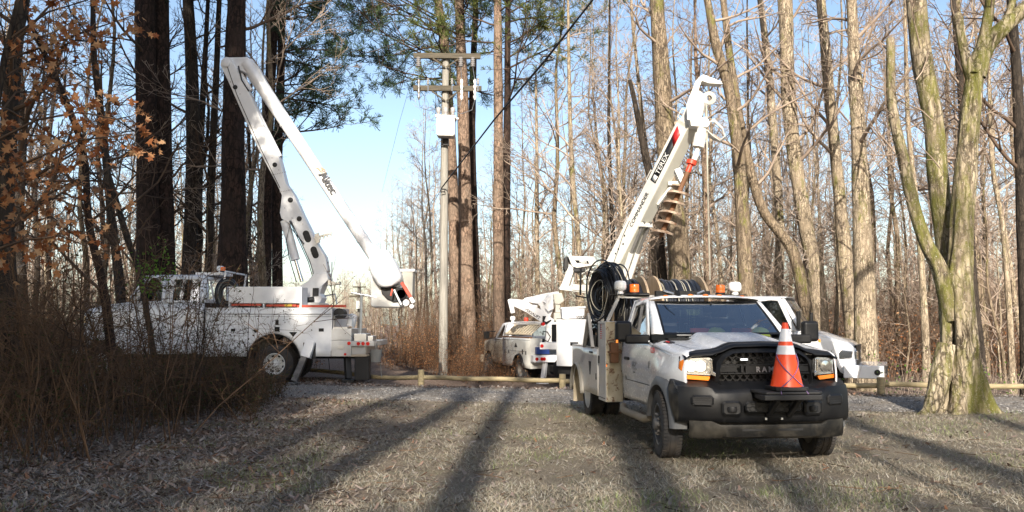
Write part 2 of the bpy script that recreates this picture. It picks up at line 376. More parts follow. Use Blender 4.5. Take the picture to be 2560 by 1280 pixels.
# ------------------------------------------------------------------ trees
class TM:
    """fast mesh of many tapered tubes (quads) and loose leaf quads"""
    def __init__(s): s.V=[];s.F=[];s.n=0
    def tube(s,pts,rad,k=3):
        P=np.asarray(pts,float); n=len(P); r=np.asarray(rad,float).reshape(-1,1,1)
        T=np.empty_like(P); T[1:-1]=P[2:]-P[:-2]; T[0]=P[1]-P[0]; T[-1]=P[-1]-P[-2]
        T/=np.linalg.norm(T,axis=1,keepdims=True)+1e-9
        ref=np.array([1.,.13,.07]) if abs(T[0,0])<.8 else np.array([.1,1.,.07])
        A=np.cross(T,ref); A/=np.linalg.norm(A,axis=1,keepdims=True)+1e-9; B=np.cross(T,A)
        a=np.arange(k)*2*np.pi/k
        V=P[:,None,:]+(A[:,None,:]*np.cos(a)[None,:,None]+B[:,None,:]*np.sin(a)[None,:,None])*r
        i=np.arange(n-1)[:,None]*k; j=np.arange(k)[None,:]; j2=(j+1)%k
        F=np.stack([i+j,i+j2,i+k+j2,i+k+j],-1).reshape(-1,4)+s.n
        s.V.append(V.reshape(-1,3)); s.F.append(F); s.n+=n*k
    def quads(s,Q):
        Q=np.asarray(Q,float); m=len(Q)
        s.V.append(Q.reshape(-1,3)); s.F.append(np.arange(m*4).reshape(-1,4)+s.n); s.n+=m*4
    def arrays(s): return np.concatenate(s.V),np.concatenate(s.F)
    def build(s,name,material,parent=None,off=(0,0,0),smooth=True):
        if not s.V: return None
        V,F=s.arrays(); return mesh_from(V-np.asarray(off),F,name,material,parent,smooth)
def mesh_from(V,F,name,material,parent=None,smooth=True):
    me=bpy.data.meshes.new(name); me.vertices.add(len(V)); me.vertices.foreach_set('co',np.ascontiguousarray(V,dtype=np.float32).ravel())
    me.loops.add(F.size); me.loops.foreach_set('vertex_index',np.ascontiguousarray(F,dtype=np.int32).ravel())
    me.polygons.add(len(F)); me.polygons.foreach_set('loop_start',np.arange(len(F),dtype=np.int32)*4)
    me.polygons.foreach_set('use_smooth',np.full(len(F),bool(smooth)))
    me.update(calc_edges=True); me.materials.append(M[material])
    o=bpy.data.objects.new(name,me); COL.objects.link(o)
    if parent is not None: o.parent=parent
    return o
def nrm(v): return v/(np.linalg.norm(v)+1e-9)
def branch(tm,rg,p,d,L,r,lvl,P):
    """grow one wandering branch and its children"""
    n=max(3,int(L/P['seg'])+2) if lvl<2 else (4 if lvl==2 else 3)
    pts=[p];dd=d
    for i in range(n):
        dd=nrm(dd+rg.normal(0,P['wob'],3)+np.array([0,0,P['up']])); pts.append(pts[-1]+dd*L/n)
    pts=np.array(pts); rad=r*np.linspace(1,.25,n+1)**.9
    tm.tube(pts,np.maximum(rad,P['rmin']),5 if lvl==0 else 3)
    if P.get('ends') is not None and lvl>=P['leaf_lvl']:
        for q in range(1,n+1): P['ends'].append((pts[q],nrm(pts[q]-pts[q-1]))) if q>=n-P.get('last',99) else None
    if lvl<P['levels']:
        m=P['kids'][lvl]; m=max(1,int(m*min(1.3,.5+L/P['L0'][lvl]*.5)))
        for c in range(m):
            t=.2+.78*(c+rg.random())/m; x=t*n; i=min(n-1,int(x)); q=pts[i]+(pts[i+1]-pts[i])*(x-i)
            ax=nrm(pts[i+1]-pts[i]); sd_=nrm(np.cross(ax,rg.normal(0,1,3)))
            ang=rg.uniform(*P['ang']); dn=nrm(ax*math.cos(ang)+sd_*math.sin(ang))
            branch(tm,rg,q,dn,L*rg.uniform(.35,.6)*(1.1-t*.5),r*(1.05-t)*.6+P['rmin'],lvl+1,P)
BARE=dict(seg=.5,wob=.13,up=.05,rmin=.006,levels=3,kids=[7,5,4],L0=[4,2,1],ang=(.5,1.0),ends=None)
def bare_crown(tm,rg,trunk,rad,z0,n,Lm,P=BARE,r_up=.0):
    """limbs off a trunk polyline above height z0"""
    T=np.array(trunk); H=T[-1,2]
    for i in range(n):
        z=z0+(H-z0)*((i+rg.random()*.8)/n)**.9
        k=int(np.clip(np.searchsorted(T[:,2],z)-1,0,len(T)-2)); t=(z-T[k,2])/max(1e-6,T[k+1,2]-T[k,2])
        q=T[k]+(T[k+1]-T[k])*np.clip(t,0,1); rr=rad[k]+(rad[k+1]-rad[k])*np.clip(t,0,1)
        a=rg.uniform(0,6.28); el=rg.uniform(.25,.95)
        d=np.array([math.cos(a)*math.cos(el),math.sin(a)*math.cos(el),math.sin(el)])
        f=1-.65*(z-z0)/max(.1,(H-z0)); branch(tm,rg,q+d*rr*.5,d,Lm*rg.uniform(.6,1.15)*f+.4,min(rr*.42,.018*Lm*f+.012),0,P)
def trunk_mesh(name,material,parent,pts,rad,k=16,rough=.10,off=(0,0,0),freq=3.0,flare=0,seed=0,step=.22,groove=None):
    """knobbly solid trunk: closely spaced rings with noise-driven radius and root flare"""
    P=[Vector(p) for p in pts]; out=[];rr=[]
    for i in range(len(P)-1):
        L=(P[i+1]-P[i]).length; m=max(2,int(L/step))
        for j in range(m):
            t=j/m
            p0=P[max(0,i-1)];p1=P[i];p2=P[i+1];p3=P[min(len(P)-1,i+2)]
            out.append(.5*((2*p1)+(p2-p0)*t+(2*p0-5*p1+4*p2-p3)*t*t+(3*p1-p0-3*p2+p3)*t**3)); rr.append(rad[i]+(rad[i+1]-rad[i])*t)
    out.append(P[-1]); rr.append(rad[-1])
    V=[];F=[]
    z0=out[0].z
    for i,(p,r) in enumerate(zip(out,rr)):
        t=(out[min(len(out)-1,i+1)]-out[max(0,i-1)]).normalized(); a=Vector((1,0,0)); a=(a-t*a.dot(t)).normalized(); b=t.cross(a)
        h=p.z-z0
        for j in range(k):
            th=6.28318*j/k; c,s_=math.cos(th),math.sin(th)
            nz=noise.noise(Vector((c*1.3+seed,s_*1.3,h*.55)))*1.0+noise.noise(Vector((c*freq+seed,s_*freq,h*1.1)))*.6+noise.noise(Vector((c*9+seed,s_*9,h*3.5)))*.25
            q=r*(1+rough*nz)
            if flare: q*=1+flare*math.exp(-h/ .35)*(.45+.55*math.cos(th*5+seed+noise.noise(Vector((c,s_,seed)))*3))
            if groove:
                dth=(th-groove[0]+math.pi)%(2*math.pi)-math.pi; dth+=.18*noise.noise(Vector((0,seed,h*2))); q*=1-groove[1]*math.exp(-(dth/groove[2])**2)*smooth((h-groove[3])/.3)*smooth((groove[4]-h)/.5)
            V.append(tuple(p+(a*c+b*s_)*q))
    n=len(out)
    F=np.array([(i*k+j,i*k+(j+1)%k,(i+1)*k+(j+1)%k,(i+1)*k+j) for i in range(n-1) for j in range(k)])
    return mesh_from(np.array(V)-np.array(off),F,name,material,parent)
def trace(spec,D,dD=0):
    """trunk centre line traced as (px,py,width px) at depth D -> world points and radii"""
    pts=[];rad=[]
    for i,(x,y,w_) in enumerate(spec):
        d=D+dD*i; p=at(x,y,d); pts.append(p); rad.append(w_/2*d/FPX)
    return pts,rad
def hero(name,label,cat,spec,D,barkm,twigm_='twig',limbs=12,z0=5,Lm=3.2,seed=1,group=None,flare=.35,ext=6,k=14,rough=.10,dD=0,P=BARE,to_ground=True):
    pts,rad=trace(spec,D,dD)
    if to_ground:
        b=pts[0].copy(); zg=gz(b.x,b.y)
        if b.z>zg+.05: 
            dx=(pts[1]-pts[0]); q=Vector((b.x-dx.x/max(dx.z,.1)*(b.z-zg)*.6,b.y,zg-.1)); pts.insert(0,q); rad.insert(0,rad[0]*1.12)
        else: pts[0].z=zg-.1
    if ext:
        dx=(pts[-1]-pts[-2]).normalized(); dx.y+=.03; pts.append(pts[-1]+dx*ext*.5); pts.append(pts[-1]+(dx+Vector((.05,0,.2))).normalized()*ext*.5); rad+= [rad[-1]*.7,rad[-1]*.25]
    base=Vector((pts[0].x,pts[0].y,gz(pts[0].x,pts[0].y)))
    root=empty(name,base,0,label,cat,group)
    trunk_mesh('trunk',barkm,root,pts,rad,k=k,rough=rough,off=base,flare=flare,seed=seed)
    if limbs:
        rg=np.random.default_rng(seed); tm=TM(); bare_crown(tm,rg,[tuple(p) for p in pts],rad,base.z+z0,limbs,Lm,P); tm.build('crown',twigm_,root,off=base)
    return root,pts,rad
# pine foliage: needle tufts at branch ends
def tufts(tm,rg,ends,size=.22,n=9,wd=.012):
    n=int(n*1.9)
    Q=[]
    for p,d in ends:
        for i in range(n):
            v=nrm(d*.6+rg.normal(0,.55,3)+np.array([0,0,.25])); L=size*rg.uniform(.7,1.2); s_=nrm(np.cross(v,rg.normal(0,1,3)))*wd
            Q.append([p-s_*.3,p+s_*.3,p+v*L+s_,p+v*L-s_])
    if Q: tm.quads(Q)
PINEP=dict(seg=.6,wob=.10,up=.03,rmin=.008,levels=2,kids=[9,4],L0=[4,1.6],ang=(.5,1.0),ends=None,leaf_lvl=1)
def pine_crown(root,rg,trunk,rad,off,z0,n,Lm,foliage='needles',side=None,size=.24,dens=9,twm='twig_dark',droop=0):
    tm=TM(); P=dict(PINEP); P['ends']=[]; P['up']=.03-droop; P['last']=1
    T=np.array([tuple(p) for p in trunk]); H=T[-1,2]
    for i in range(n):
        z=z0+(H-z0)*(i+rg.random())/n; k=int(np.clip(np.searchsorted(T[:,2],z)-1,0,len(T)-2)); t=np.clip((z-T[k,2])/max(1e-6,T[k+1,2]-T[k,2]),0,1)
        q=T[k]+(T[k+1]-T[k])*t; a=rg.uniform(0,6.28) if side is None else side+rg.normal(0,.8); el=rg.uniform(-.1,.5)
        d=np.array([math.cos(a)*math.cos(el),math.sin(a)*math.cos(el),math.sin(el)]); f=1-.5*(z-z0)/max(.1,H-z0)
        branch(tm,rg,q,d,Lm*rg.uniform(.55,1.1)*f,.035*f+.015,0,P)
    tm.build('crown',twm,root,off=off)
    tf=TM(); tufts(tf,rg,P['ends'],size,dens); tf.build('foliage',foliage,root,off=off)

# --- prototypes used for the ranks of trees deeper in the woods
def proto_bare(seed,H,r,barkm,twm,z0,n,Lm,kids=(7,5,3)):
    rg=np.random.default_rng(seed); n=int(n*1.2); kids=(kids[0],kids[1],kids[2]+1); root=empty('forest_tree',(0,0,0)); pts=[];x=y=0;rad=[]
    m=9
    for i in range(m+1):
        pts.append((x,y,H*i/m-.1*(i==0))); rad.append(r*(1-.9*(i/m)**1.15)); x+=rg.normal(0,.16)*H/18;y+=rg.normal(0,.16)*H/18
    trunk_mesh('trunk',barkm,root,pts,rad,k=8,rough=.08,seed=seed,step=.8)
    P=dict(BARE); P['kids']=list(kids); P['rmin']=.0065; tm=TM(); bare_crown(tm,rg,pts,rad,z0,n,Lm,P); tm.build('crown',twm,root); return root
protos=[proto_bare(11,19,.115,'bark_pale','twig_pale',5,18,3.4),proto_bare(12,21,.145,'bark_grey','twig',6,20,3.6),
        proto_bare(13,17,.10,'bark_pale','twig',3,20,2.8),proto_bare(14,15,.075,'bark_grey','twig_pale',2.2,20,2.4),
        proto_bare(15,20,.14,'bark_grey','twig',8,17,4.0),proto_bare(16,12,.05,'bark_pale','twig_pale',1.5,22,1.9)]
sap=[proto_bare(21,7.5,.045,'bark_grey','twig',.8,22,1.4,(6,4,2)),proto_bare(22,6,.035,'bark_pale','twig_pale',.6,20,1.3,(6,4,2)),proto_bare(23,9,.06,'bark_grey','twig',1.2,24,1.7,(6,4,2))]
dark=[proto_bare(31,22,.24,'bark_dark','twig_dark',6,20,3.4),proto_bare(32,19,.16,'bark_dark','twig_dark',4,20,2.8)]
def place(proto,x,y,s,rz,label,cat,group,name=None,sz=None):
    r=copy_tree(proto); 
    if name: r.name=name
    r.location=(x,y,gz(x,y)-.05); r.rotation_euler=(0,0,rz); r.scale=(s,s,sz or s); tag(r,label,cat,group); return r
ADJ=['slender pale','stout greyish','leaning pale','spindly greyish','tall heavy-limbed','very slim pale']
def where(px):
    for x,t in((150,'at far left'),(330,'above the left hood'),(520,'behind the left cab'),(720,'behind the white boom'),(930,'past the clearing'),(1080,'right of the clearing'),(1210,'behind the utility pole'),(1330,'right of the pines'),(1430,'above the small truck'),(1520,'left of digger boom'),(1640,'behind the lettered boom'),(1760,'behind the auger'),(1880,'right of the auger'),(2010,'above the service truck'),(2120,'above the digger cab'),(2230,'by the thickest trunk'),(2350,'left of the mossy tree'),(2470,'behind the mossy tree'),(9999,'at the far right')):
        if px<x: return t
def deep(y): return 'nearest rank' if y<31 else 'second rank' if y<36 else 'middle rank' if y<43 else 'deep rank' if y<55 else 'far rank'
def desc(adj,noun,px,y): return '%s %s %s, %s'%(adj,noun,where(px),deep(y))
rng=np.random.default_rng(5)
used=[]
def free(x,y,dmin):
    for a,b in used:
        if (a-x)**2+(b-y)**2<dmin*dmin: return False
    used.append((a,b) if False else (x,y)); return True
def pxof(x,y): return 1280+x/y*FPX
# right-hand woods behind the digger truck
cnt=0
while cnt<100:
    y=28+rng.random()**1.3*52; px=rng.uniform(1230,2680); x=(px-1280)/FPX*y
    if y<33 and px<1500: continue
    if not free(x,y,1.0): continue
    k=rng.choice(6,p=[.22,.2,.2,.16,.12,.1]); s=rng.uniform(.8,1.15)
    far=y>52
    place(protos[k],x,y,s,rng.uniform(0,6.28),desc(ADJ[k],'bare hardwood',px,y),'tree','bare trees far back in the sunlit woods' if far else 'bare trees of the sunlit woods'); cnt+=1
cnt=0
while cnt<46:
    y=25.5+rng.random()*20; px=rng.uniform(1190,2650); x=(px-1280)/FPX*y
    if px<1500 and y<34: continue
    if px>1400 and y<27: continue
    if not free(x,y,.8): continue
    place(sap[rng.integers(3)],x,y,rng.uniform(.6,1.2),rng.uniform(0,6.28),desc('thin','bare sapling',px,y),'sapling','saplings of the sunlit woods','sapling'); cnt+=1
# left-hand woods behind the bucket truck
cnt=0
while cnt<44:
    y=28+rng.random()*45; px=rng.uniform(-120,705); x=(px-1280)/FPX*y
    if not free(x,y,1.3): continue
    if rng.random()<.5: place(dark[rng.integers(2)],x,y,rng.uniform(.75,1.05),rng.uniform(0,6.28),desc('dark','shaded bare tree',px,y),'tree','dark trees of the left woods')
    else: place(protos[rng.integers(6)],x,y,rng.uniform(.7,1.0),rng.uniform(0,6.28),desc('greyish','bare tree',px,y),'tree','grey trees of the left woods')
    cnt+=1
cnt=0
while cnt<14:
    y=rng.uniform(26.8,36); px=rng.uniform(-60,690); x=(px-1280)/FPX*y
    if not free(x,y,.9): continue
    place(sap[rng.integers(3)],x,y,rng.uniform(.6,1.0),rng.uniform(0,6.28),desc('thin','bare sapling',px,y),'sapling','saplings of the left woods','sapling'); cnt+=1
# low sunlit wood closing the clearing
cnt=0
while cnt<40:
    y=70+rng.random()*40; px=rng.uniform(715,1075); x=(px-1280)/FPX*y
    if not free(x,y,1.1): continue
    top=665-max(0,px-900)*1.5 if px>900 else 668; h=(808-max(380,top)+rng.uniform(-50,10))/FPX*y+2
    kk=[0,2,3,5][rng.integers(4)]; place(protos[kk],x,y,h/17,rng.uniform(0,6.28),desc('low '+ADJ[kk],'sunlit tree',px,y),'tree','pale trees closing the clearing'); cnt+=1
# pale mid-distance trees rising to the right of the clearing
for px,top,D in((985,470,62),(1010,380,60),(1030,330,55),(1062,300,58),(1085,260,52),(960,560,66),(1000,430,70),(1048,350,66),(1075,340,60)):
    x=(px-1280)/FPX*D; h=(808-top)/FPX*D+2.4
    kk=rng.choice([0,2,3]); place(protos[kk],x,D,h/18,rng.uniform(0,6.28),desc('twiggy '+ADJ[kk],'tree',px,D),'tree','pale trees left of the utility pole')
# wood beyond counting: far backdrop of simplified trees as one mass
def far_wood():
    src=[]
    for sd_ in range(5):
        rg=np.random.default_rng(90+sd_); tm=TM(); H=rg.uniform(15,20); x=y=0; pts=[]
        for i in range(8): pts.append((x,y,H*i/7)); x+=rg.normal(0,.25);y+=rg.normal(0,.25)
        rad=[.2*(1-.85*i/7) for i in range(8)]; tm.tube(pts,rad,5); P=dict(BARE); P['levels']=2;P['kids']=[7,5];P['rmin']=.016
        bare_crown(tm,rg,pts,rad,2.5,20,3.2,P); src.append(tm.arrays())
    V=[];F=[];n=0
    for i in range(230):
        y=rng.uniform(80,150); px=rng.uniform(-150,2700)
        s=rng.uniform(.85,1.15); 
        if 700<px<1010: s*=.42 if px<930 else .6
        x=(px-1280)/FPX*y; a=rng.uniform(0,6.28); v,f=src[rng.integers(5)]
        c,s2=math.cos(a)*s,math.sin(a)*s; w_=np.stack([v[:,0]*c-v[:,1]*s2+x,v[:,0]*s2+v[:,1]*c+y,v[:,2]*s-1],1); V.append(w_);F.append(f+n); n+=len(v)
    o=mesh_from(np.concatenate(V),np.concatenate(F),'far_wood','twig'); tag(o,'distant mass of bare trees seen through the nearer trunks','woods',kind='stuff')
far_wood()

# --- trees one can pick out, traced at their own distances
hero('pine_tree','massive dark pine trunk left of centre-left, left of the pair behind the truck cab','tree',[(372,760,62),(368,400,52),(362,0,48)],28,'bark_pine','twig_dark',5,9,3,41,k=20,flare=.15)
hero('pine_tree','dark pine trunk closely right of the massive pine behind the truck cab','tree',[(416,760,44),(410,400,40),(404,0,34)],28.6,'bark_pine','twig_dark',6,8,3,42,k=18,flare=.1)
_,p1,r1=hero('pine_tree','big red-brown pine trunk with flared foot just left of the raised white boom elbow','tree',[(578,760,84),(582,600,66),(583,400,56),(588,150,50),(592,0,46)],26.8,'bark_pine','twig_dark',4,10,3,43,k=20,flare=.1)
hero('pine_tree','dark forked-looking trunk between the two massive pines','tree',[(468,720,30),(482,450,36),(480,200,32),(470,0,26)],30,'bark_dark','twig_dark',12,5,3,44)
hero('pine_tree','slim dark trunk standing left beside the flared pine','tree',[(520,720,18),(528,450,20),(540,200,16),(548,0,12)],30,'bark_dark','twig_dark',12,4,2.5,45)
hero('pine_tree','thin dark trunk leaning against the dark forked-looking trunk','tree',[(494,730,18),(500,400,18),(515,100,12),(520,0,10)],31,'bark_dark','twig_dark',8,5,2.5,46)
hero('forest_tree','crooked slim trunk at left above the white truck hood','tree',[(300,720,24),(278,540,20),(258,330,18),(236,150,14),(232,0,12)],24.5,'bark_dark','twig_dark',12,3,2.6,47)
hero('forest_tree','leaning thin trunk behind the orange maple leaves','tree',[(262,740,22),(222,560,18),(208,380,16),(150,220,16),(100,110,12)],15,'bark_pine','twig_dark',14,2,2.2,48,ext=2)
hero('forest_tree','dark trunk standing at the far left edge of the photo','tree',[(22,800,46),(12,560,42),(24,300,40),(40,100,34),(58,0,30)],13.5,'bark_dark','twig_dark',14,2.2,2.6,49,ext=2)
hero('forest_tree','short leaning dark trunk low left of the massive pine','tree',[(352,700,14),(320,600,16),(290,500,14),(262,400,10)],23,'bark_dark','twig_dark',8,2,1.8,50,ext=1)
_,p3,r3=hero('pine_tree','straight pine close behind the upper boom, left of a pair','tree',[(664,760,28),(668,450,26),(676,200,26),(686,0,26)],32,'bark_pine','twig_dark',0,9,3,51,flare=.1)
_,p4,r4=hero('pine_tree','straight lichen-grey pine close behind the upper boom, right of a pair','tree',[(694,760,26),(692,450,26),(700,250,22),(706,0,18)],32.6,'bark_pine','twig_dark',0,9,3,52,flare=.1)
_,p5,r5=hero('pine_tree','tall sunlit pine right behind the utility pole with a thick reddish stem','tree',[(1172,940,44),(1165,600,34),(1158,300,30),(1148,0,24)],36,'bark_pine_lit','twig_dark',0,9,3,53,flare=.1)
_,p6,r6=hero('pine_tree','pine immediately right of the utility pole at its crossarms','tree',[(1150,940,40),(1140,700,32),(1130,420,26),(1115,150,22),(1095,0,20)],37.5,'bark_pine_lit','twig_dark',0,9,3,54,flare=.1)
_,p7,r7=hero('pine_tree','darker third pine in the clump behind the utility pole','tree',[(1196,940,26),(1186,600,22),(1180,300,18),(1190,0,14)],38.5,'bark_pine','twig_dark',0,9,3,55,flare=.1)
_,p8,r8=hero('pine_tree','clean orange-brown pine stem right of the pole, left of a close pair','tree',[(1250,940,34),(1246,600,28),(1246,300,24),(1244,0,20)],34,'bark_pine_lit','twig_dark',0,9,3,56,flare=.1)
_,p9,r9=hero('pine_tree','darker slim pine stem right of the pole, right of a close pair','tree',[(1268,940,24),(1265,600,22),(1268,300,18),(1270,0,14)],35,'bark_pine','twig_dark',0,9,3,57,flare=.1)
rg=np.random.default_rng(77)
def base_of(r): return tuple(r.location)
pines=[o for o in COL.objects if o.name.startswith('pine_tree') and o.parent is None]
def crown_for(i,pts,z0,n,Lm,fol,side=None,**k): pine_crown(pines[i],np.random.default_rng(200+i),pts,None,tuple(pines[i].location),z0,n,Lm,fol,side,**k)
crown_for(6,p3,9.5,17,3.6,'needles',side=.3,dens=7,droop=.02)
crown_for(7,p4,8.0,17,3.8,'needles',side=.2,dens=7,droop=.02)
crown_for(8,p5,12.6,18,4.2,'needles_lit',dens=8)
crown_for(9,p6,12.6,26,6.4,'needles',side=3.2,size=.28,droop=.015)
crown_for(10,p7,11.5,14,3.6,'needles',dens=8)
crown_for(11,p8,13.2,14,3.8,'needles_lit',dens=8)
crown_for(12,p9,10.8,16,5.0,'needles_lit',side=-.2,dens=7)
crown_for(2,p1,13.5,16,4.5,'needles')
crown_for(3,p1,12.5,5,3.5,'needles')
for i in (0,1,3):
    pass
# right-hand named trees
hero('forest_tree','thin pale knobbly tree between the utility pole and the digger boom','tree',[(1452,760,18),(1446,600,14),(1432,450,13),(1424,250,10),(1420,0,7)],33,'bark_pale','twig_pale',16,4,3.0,61)
hero('forest_tree','very thin straight pale tree left of the knobbly pale one','tree',[(1345,820,14),(1342,600,12),(1342,400,9),(1340,220,6)],36,'bark_pale','twig_pale',18,4,2.4,62,ext=1)
_,pr1,rr1=hero('forest_tree','stout mossy grey-brown tree directly behind the digger boom','tree',[(1704,900,64),(1698,640,54),(1672,420,50),(1655,200,42),(1640,0,35)],27.5,'bark_grey','twig',12,8,3.2,63,k=24,rough=.13)
hero('forest_tree','dark broken trunk leaning left behind the lettered boom face','tree',[(1662,760,24),(1640,520,22),(1612,380,19),(1588,260,13),(1574,200,10)],28.5,'bark_dark','twig',5,4,1.6,64,ext=0)
hero('forest_tree','pale thin tree rising above the dark broken trunk','tree',[(1640,820,14),(1628,500,12),(1604,280,10),(1582,60,8),(1578,0,7)],31,'bark_pale','twig_pale',16,6,2.6,65)
hero('forest_tree','curving mossy tree right of the auger, nearest of the two that cross','tree',[(1872,860,45),(1862,640,35),(1848,420,32),(1826,240,27),(1790,110,24),(1768,0,18)],26,'bark_grey','twig',12,6,3.0,66,k=20,rough=.14)
hero('forest_tree','dark slanting tree crossing above the curving mossy tree','tree',[(2030,860,35),(1985,640,26),(1905,520,24),(1862,360,21),(1830,180,19),(1808,0,16)],27,'bark_grey','twig',12,6,3.0,67,k=16,rough=.14)
hero('forest_tree','broad pale tree behind the cab roof of the digger truck','tree',[(2052,900,46),(2040,700,40),(1998,480,34),(1972,240,35),(1962,0,37)],28.5,'bark_pale','twig',14,7,3.2,68,k=20,rough=.14)
hero('forest_tree','wavering pale trunk left of the thickest sunlit trunk','tree',[(2138,900,42),(2118,700,38),(2098,480,29),(2076,260,27),(2052,0,24)],28,'bark_pale','twig',12,7,3.0,69,k=20,rough=.13)
hero('forest_tree','thickest sunlit tan trunk standing behind the digger truck bumper','tree',[(2167,960,62),(2160,700,50),(2148,400,37),(2136,150,29),(2128,0,26)],25,'bark_pale','twig',12,7,3.2,70,k=24,rough=.12,flare=.2)
hero('forest_tree','slim pale trunk between the thickest tan trunk and the mossy tree','tree',[(2318,970,21),(2312,800,18),(2296,560,14),(2270,300,11),(2262,0,8)],23.5,'bark_pale','twig',12,6,2.6,71)
hero('forest_tree','slim cream trunk right of the big mossy tree','tree',[(2532,958,16),(2522,760,14),(2506,560,12),(2480,400,10),(2470,140,8)],24,'bark_pale','twig_pale',12,5,2.6,72)
hero('forest_tree','dark trunk standing just right behind the big mossy tree','tree',[(2452,960,35),(2430,720,27),(2418,480,21),(2400,200,16)],27,'bark_dark','twig',12,6,3,73)
hero('forest_tree','dark trunk leaning at the right edge of the photo','tree',[(2566,900,30),(2556,560,27),(2545,250,24),(2528,0,21)],22,'bark_dark','twig_dark',10,5,3,74)
hero('forest_tree','pale slim trunk behind the two crossing mossy trees','tree',[(1936,860,27),(1950,600,22),(1938,380,21),(1915,120,18),(1900,0,14)],32,'bark_pale','twig_pale',14,7,3,75)
hero('forest_tree','reddish brown vine-clad trunk right of the auger','tree',[(1772,860,21),(1768,600,19),(1760,400,14),(1740,150,10),(1738,60,6)],29,'bark_pine_lit','twig',12,5,2.4,76)
hero('forest_tree','dark thin trunk between boom and utility pole, nearest the knobbly tree','tree',[(1540,760,14),(1528,500,11),(1522,300,8),(1524,120,6)],30,'bark_dark','twig',14,4,2.6,77)
# the big mossy tree on the verge: base, two stems, broken stub and limbs
def big_tree():
    D=15.4
    base=at(2400,1030,D); base.z=0
    root=empty('mossy_tree',base,0,'big twisted moss-covered tree with flared root on the verge at right','tree')
    pts,rad=trace([(2404,1045,86),(2402,960,80),(2396,860,84),(2392,760,78),(2402,640,56),(2406,520,50),(2418,380,46),(2428,260,48),(2440,170,44)],D)
    trunk_mesh('trunk','bark_moss',root,pts,rad,k=64,rough=.20,off=base,flare=.75,seed=4,freq=3.6,step=.05,groove=(3.75,.72,.24,.10,2.5))
    def part(spec,nm='limb',dD=0,k=22,D_=D,rough=.16,seed=1,step=.06,m='bark_moss'):
        p,r=trace(spec,D_,dD); trunk_mesh(nm,m,root,p,r,k=k,rough=rough,off=base,seed=seed,step=step); return p,r
    part([(2382,800,50),(2352,680,38),(2312,600,33),(2280,500,30),(2256,390,27),(2230,260,22),(2226,110,20),(2223,98,14)],seed=6)
    part([(2378,760,50),(2364,600,46),(2346,450,48),(2334,300,46),(2306,150,50),(2290,0,46),(2278,-90,40)],D_=15.9,seed=7)
    part([(2436,200,40),(2415,150,24),(2402,90,22),(2394,44,26),(2398,38,16)],'broken_stub',seed=8)
    pl,rl=part([(2436,190,50),(2462,120,44),(2506,70,40),(2560,22,34),(2640,-40,28)],seed=9)
    part([(2446,160,34),(2466,70,26),(2476,0,22),(2482,-70,18)],seed=10)
    part([(2506,70,22),(2530,10,16),(2550,-60,12)],seed=12)
    for spec in([(2368,860,40),(2352,940,50),(2336,1000,44),(2318,1032,30),(2292,1042,12)],[(2430,900,36),(2446,960,46),(2462,1005,44),(2492,1036,30),(2530,1046,12)],[(2400,880,34),(2398,960,44),(2394,1020,50),(2384,1052,34),(2376,1066,12)],[(2420,930,30),(2428,1000,40),(2434,1045,34),(2440,1062,14)]):
        part(spec,'root',seed=len(spec)+spec[0][0],D_=D-.12 if spec[0][0]<2425 else D,rough=.22,k=24)
    tm=TM(); rg=np.random.default_rng(8); P=dict(BARE); P['rmin']=.004
    for (x,y,ang,L) in((2240,300,2.6,1.0),(2262,440,2.4,.9),(2300,550,2.3,.8),(2290,200,.6,1.0),(2450,150,1.2,1.5),(2520,60,1.3,1.4),(2540,40,.4,1.6),(2300,120,2.2,1.6),(2330,300,2.8,1.2),(2430,300,.5,.8),(2560,20,1.0,2.2),(2476,30,1.9,1.6),(2222,130,1.7,1.2),(2285,20,2.0,2.0),(2350,420,2.7,1.1)):
        p=at(x,y,D); d=np.array([math.cos(ang),rg.normal(0,.5),math.sin(ang)]); branch(tm,rg,np.array(p),nrm(d),L,.014,0,P)
    tm.build('crown','twig',root,off=base)
big_tree()
# trees standing behind the photographer: they shade the left bank and throw the long soft shadow bars
def behind(x,y,kind,s,rz,label,i=0):
    if kind=='bare': place(protos[i],x,y,s,rz,label,'tree','bare trees behind the viewpoint')
protos.append(proto_bare(17,31,.40,'bark_grey','twig',19,12,3.6)); protos.append(proto_bare(18,30,.28,'bark_grey','twig',18,12,3.2))
for x,y,i,s in((.15,-17,6,1.0),(-1.1,-18,6,.95),(-3.0,-22,7,1.1),(-3.6,-16,7,1.0),(-4.9,-20,6,1.05),(-.9,-25,7,1.1),(.7,-23,7,1.0),(3.8,-18.5,6,.95),(4.95,-18,7,.9),(5.9,-24,6,1.0),(2.9,-14,2,1.2),(4.0,-20,1,1.0),(1.2,-19,3,1.1),(.3,-26,4,1.1),(-5.5,-34,4,1.3),(-2.6,-38,1,1.3),(-.2,-34,4,1.25),(-7.4,-31,1,1.3),(10.5,-15,2,1.0)):
    behind(x,y,'bare',s,x*7,'bare hardwood on the near side of the drive, behind the viewpoint, one of many',i)
def shade_pine(seed,z0=9,n=46,Lm=4.0,H=24):
    root=empty('shade_pine',(0,0,0)); rg=np.random.default_rng(seed); pts=[(0,0,-.1),(rg.normal(0,.2),.1,H*.33),(rg.normal(0,.3),0,H*.66),(rg.normal(0,.3),0,H)]
    trunk_mesh('trunk','bark_pine',root,pts,[.28,.22,.15,.05],k=10,seed=seed,step=.8); pine_crown(root,rg,pts,None,(0,0,0),z0,n,Lm,'needles',size=.34,dens=9,twm='twig_dark'); 
    return root
shp=[shade_pine(301),shade_pine(302,10,50,4.4,26)]
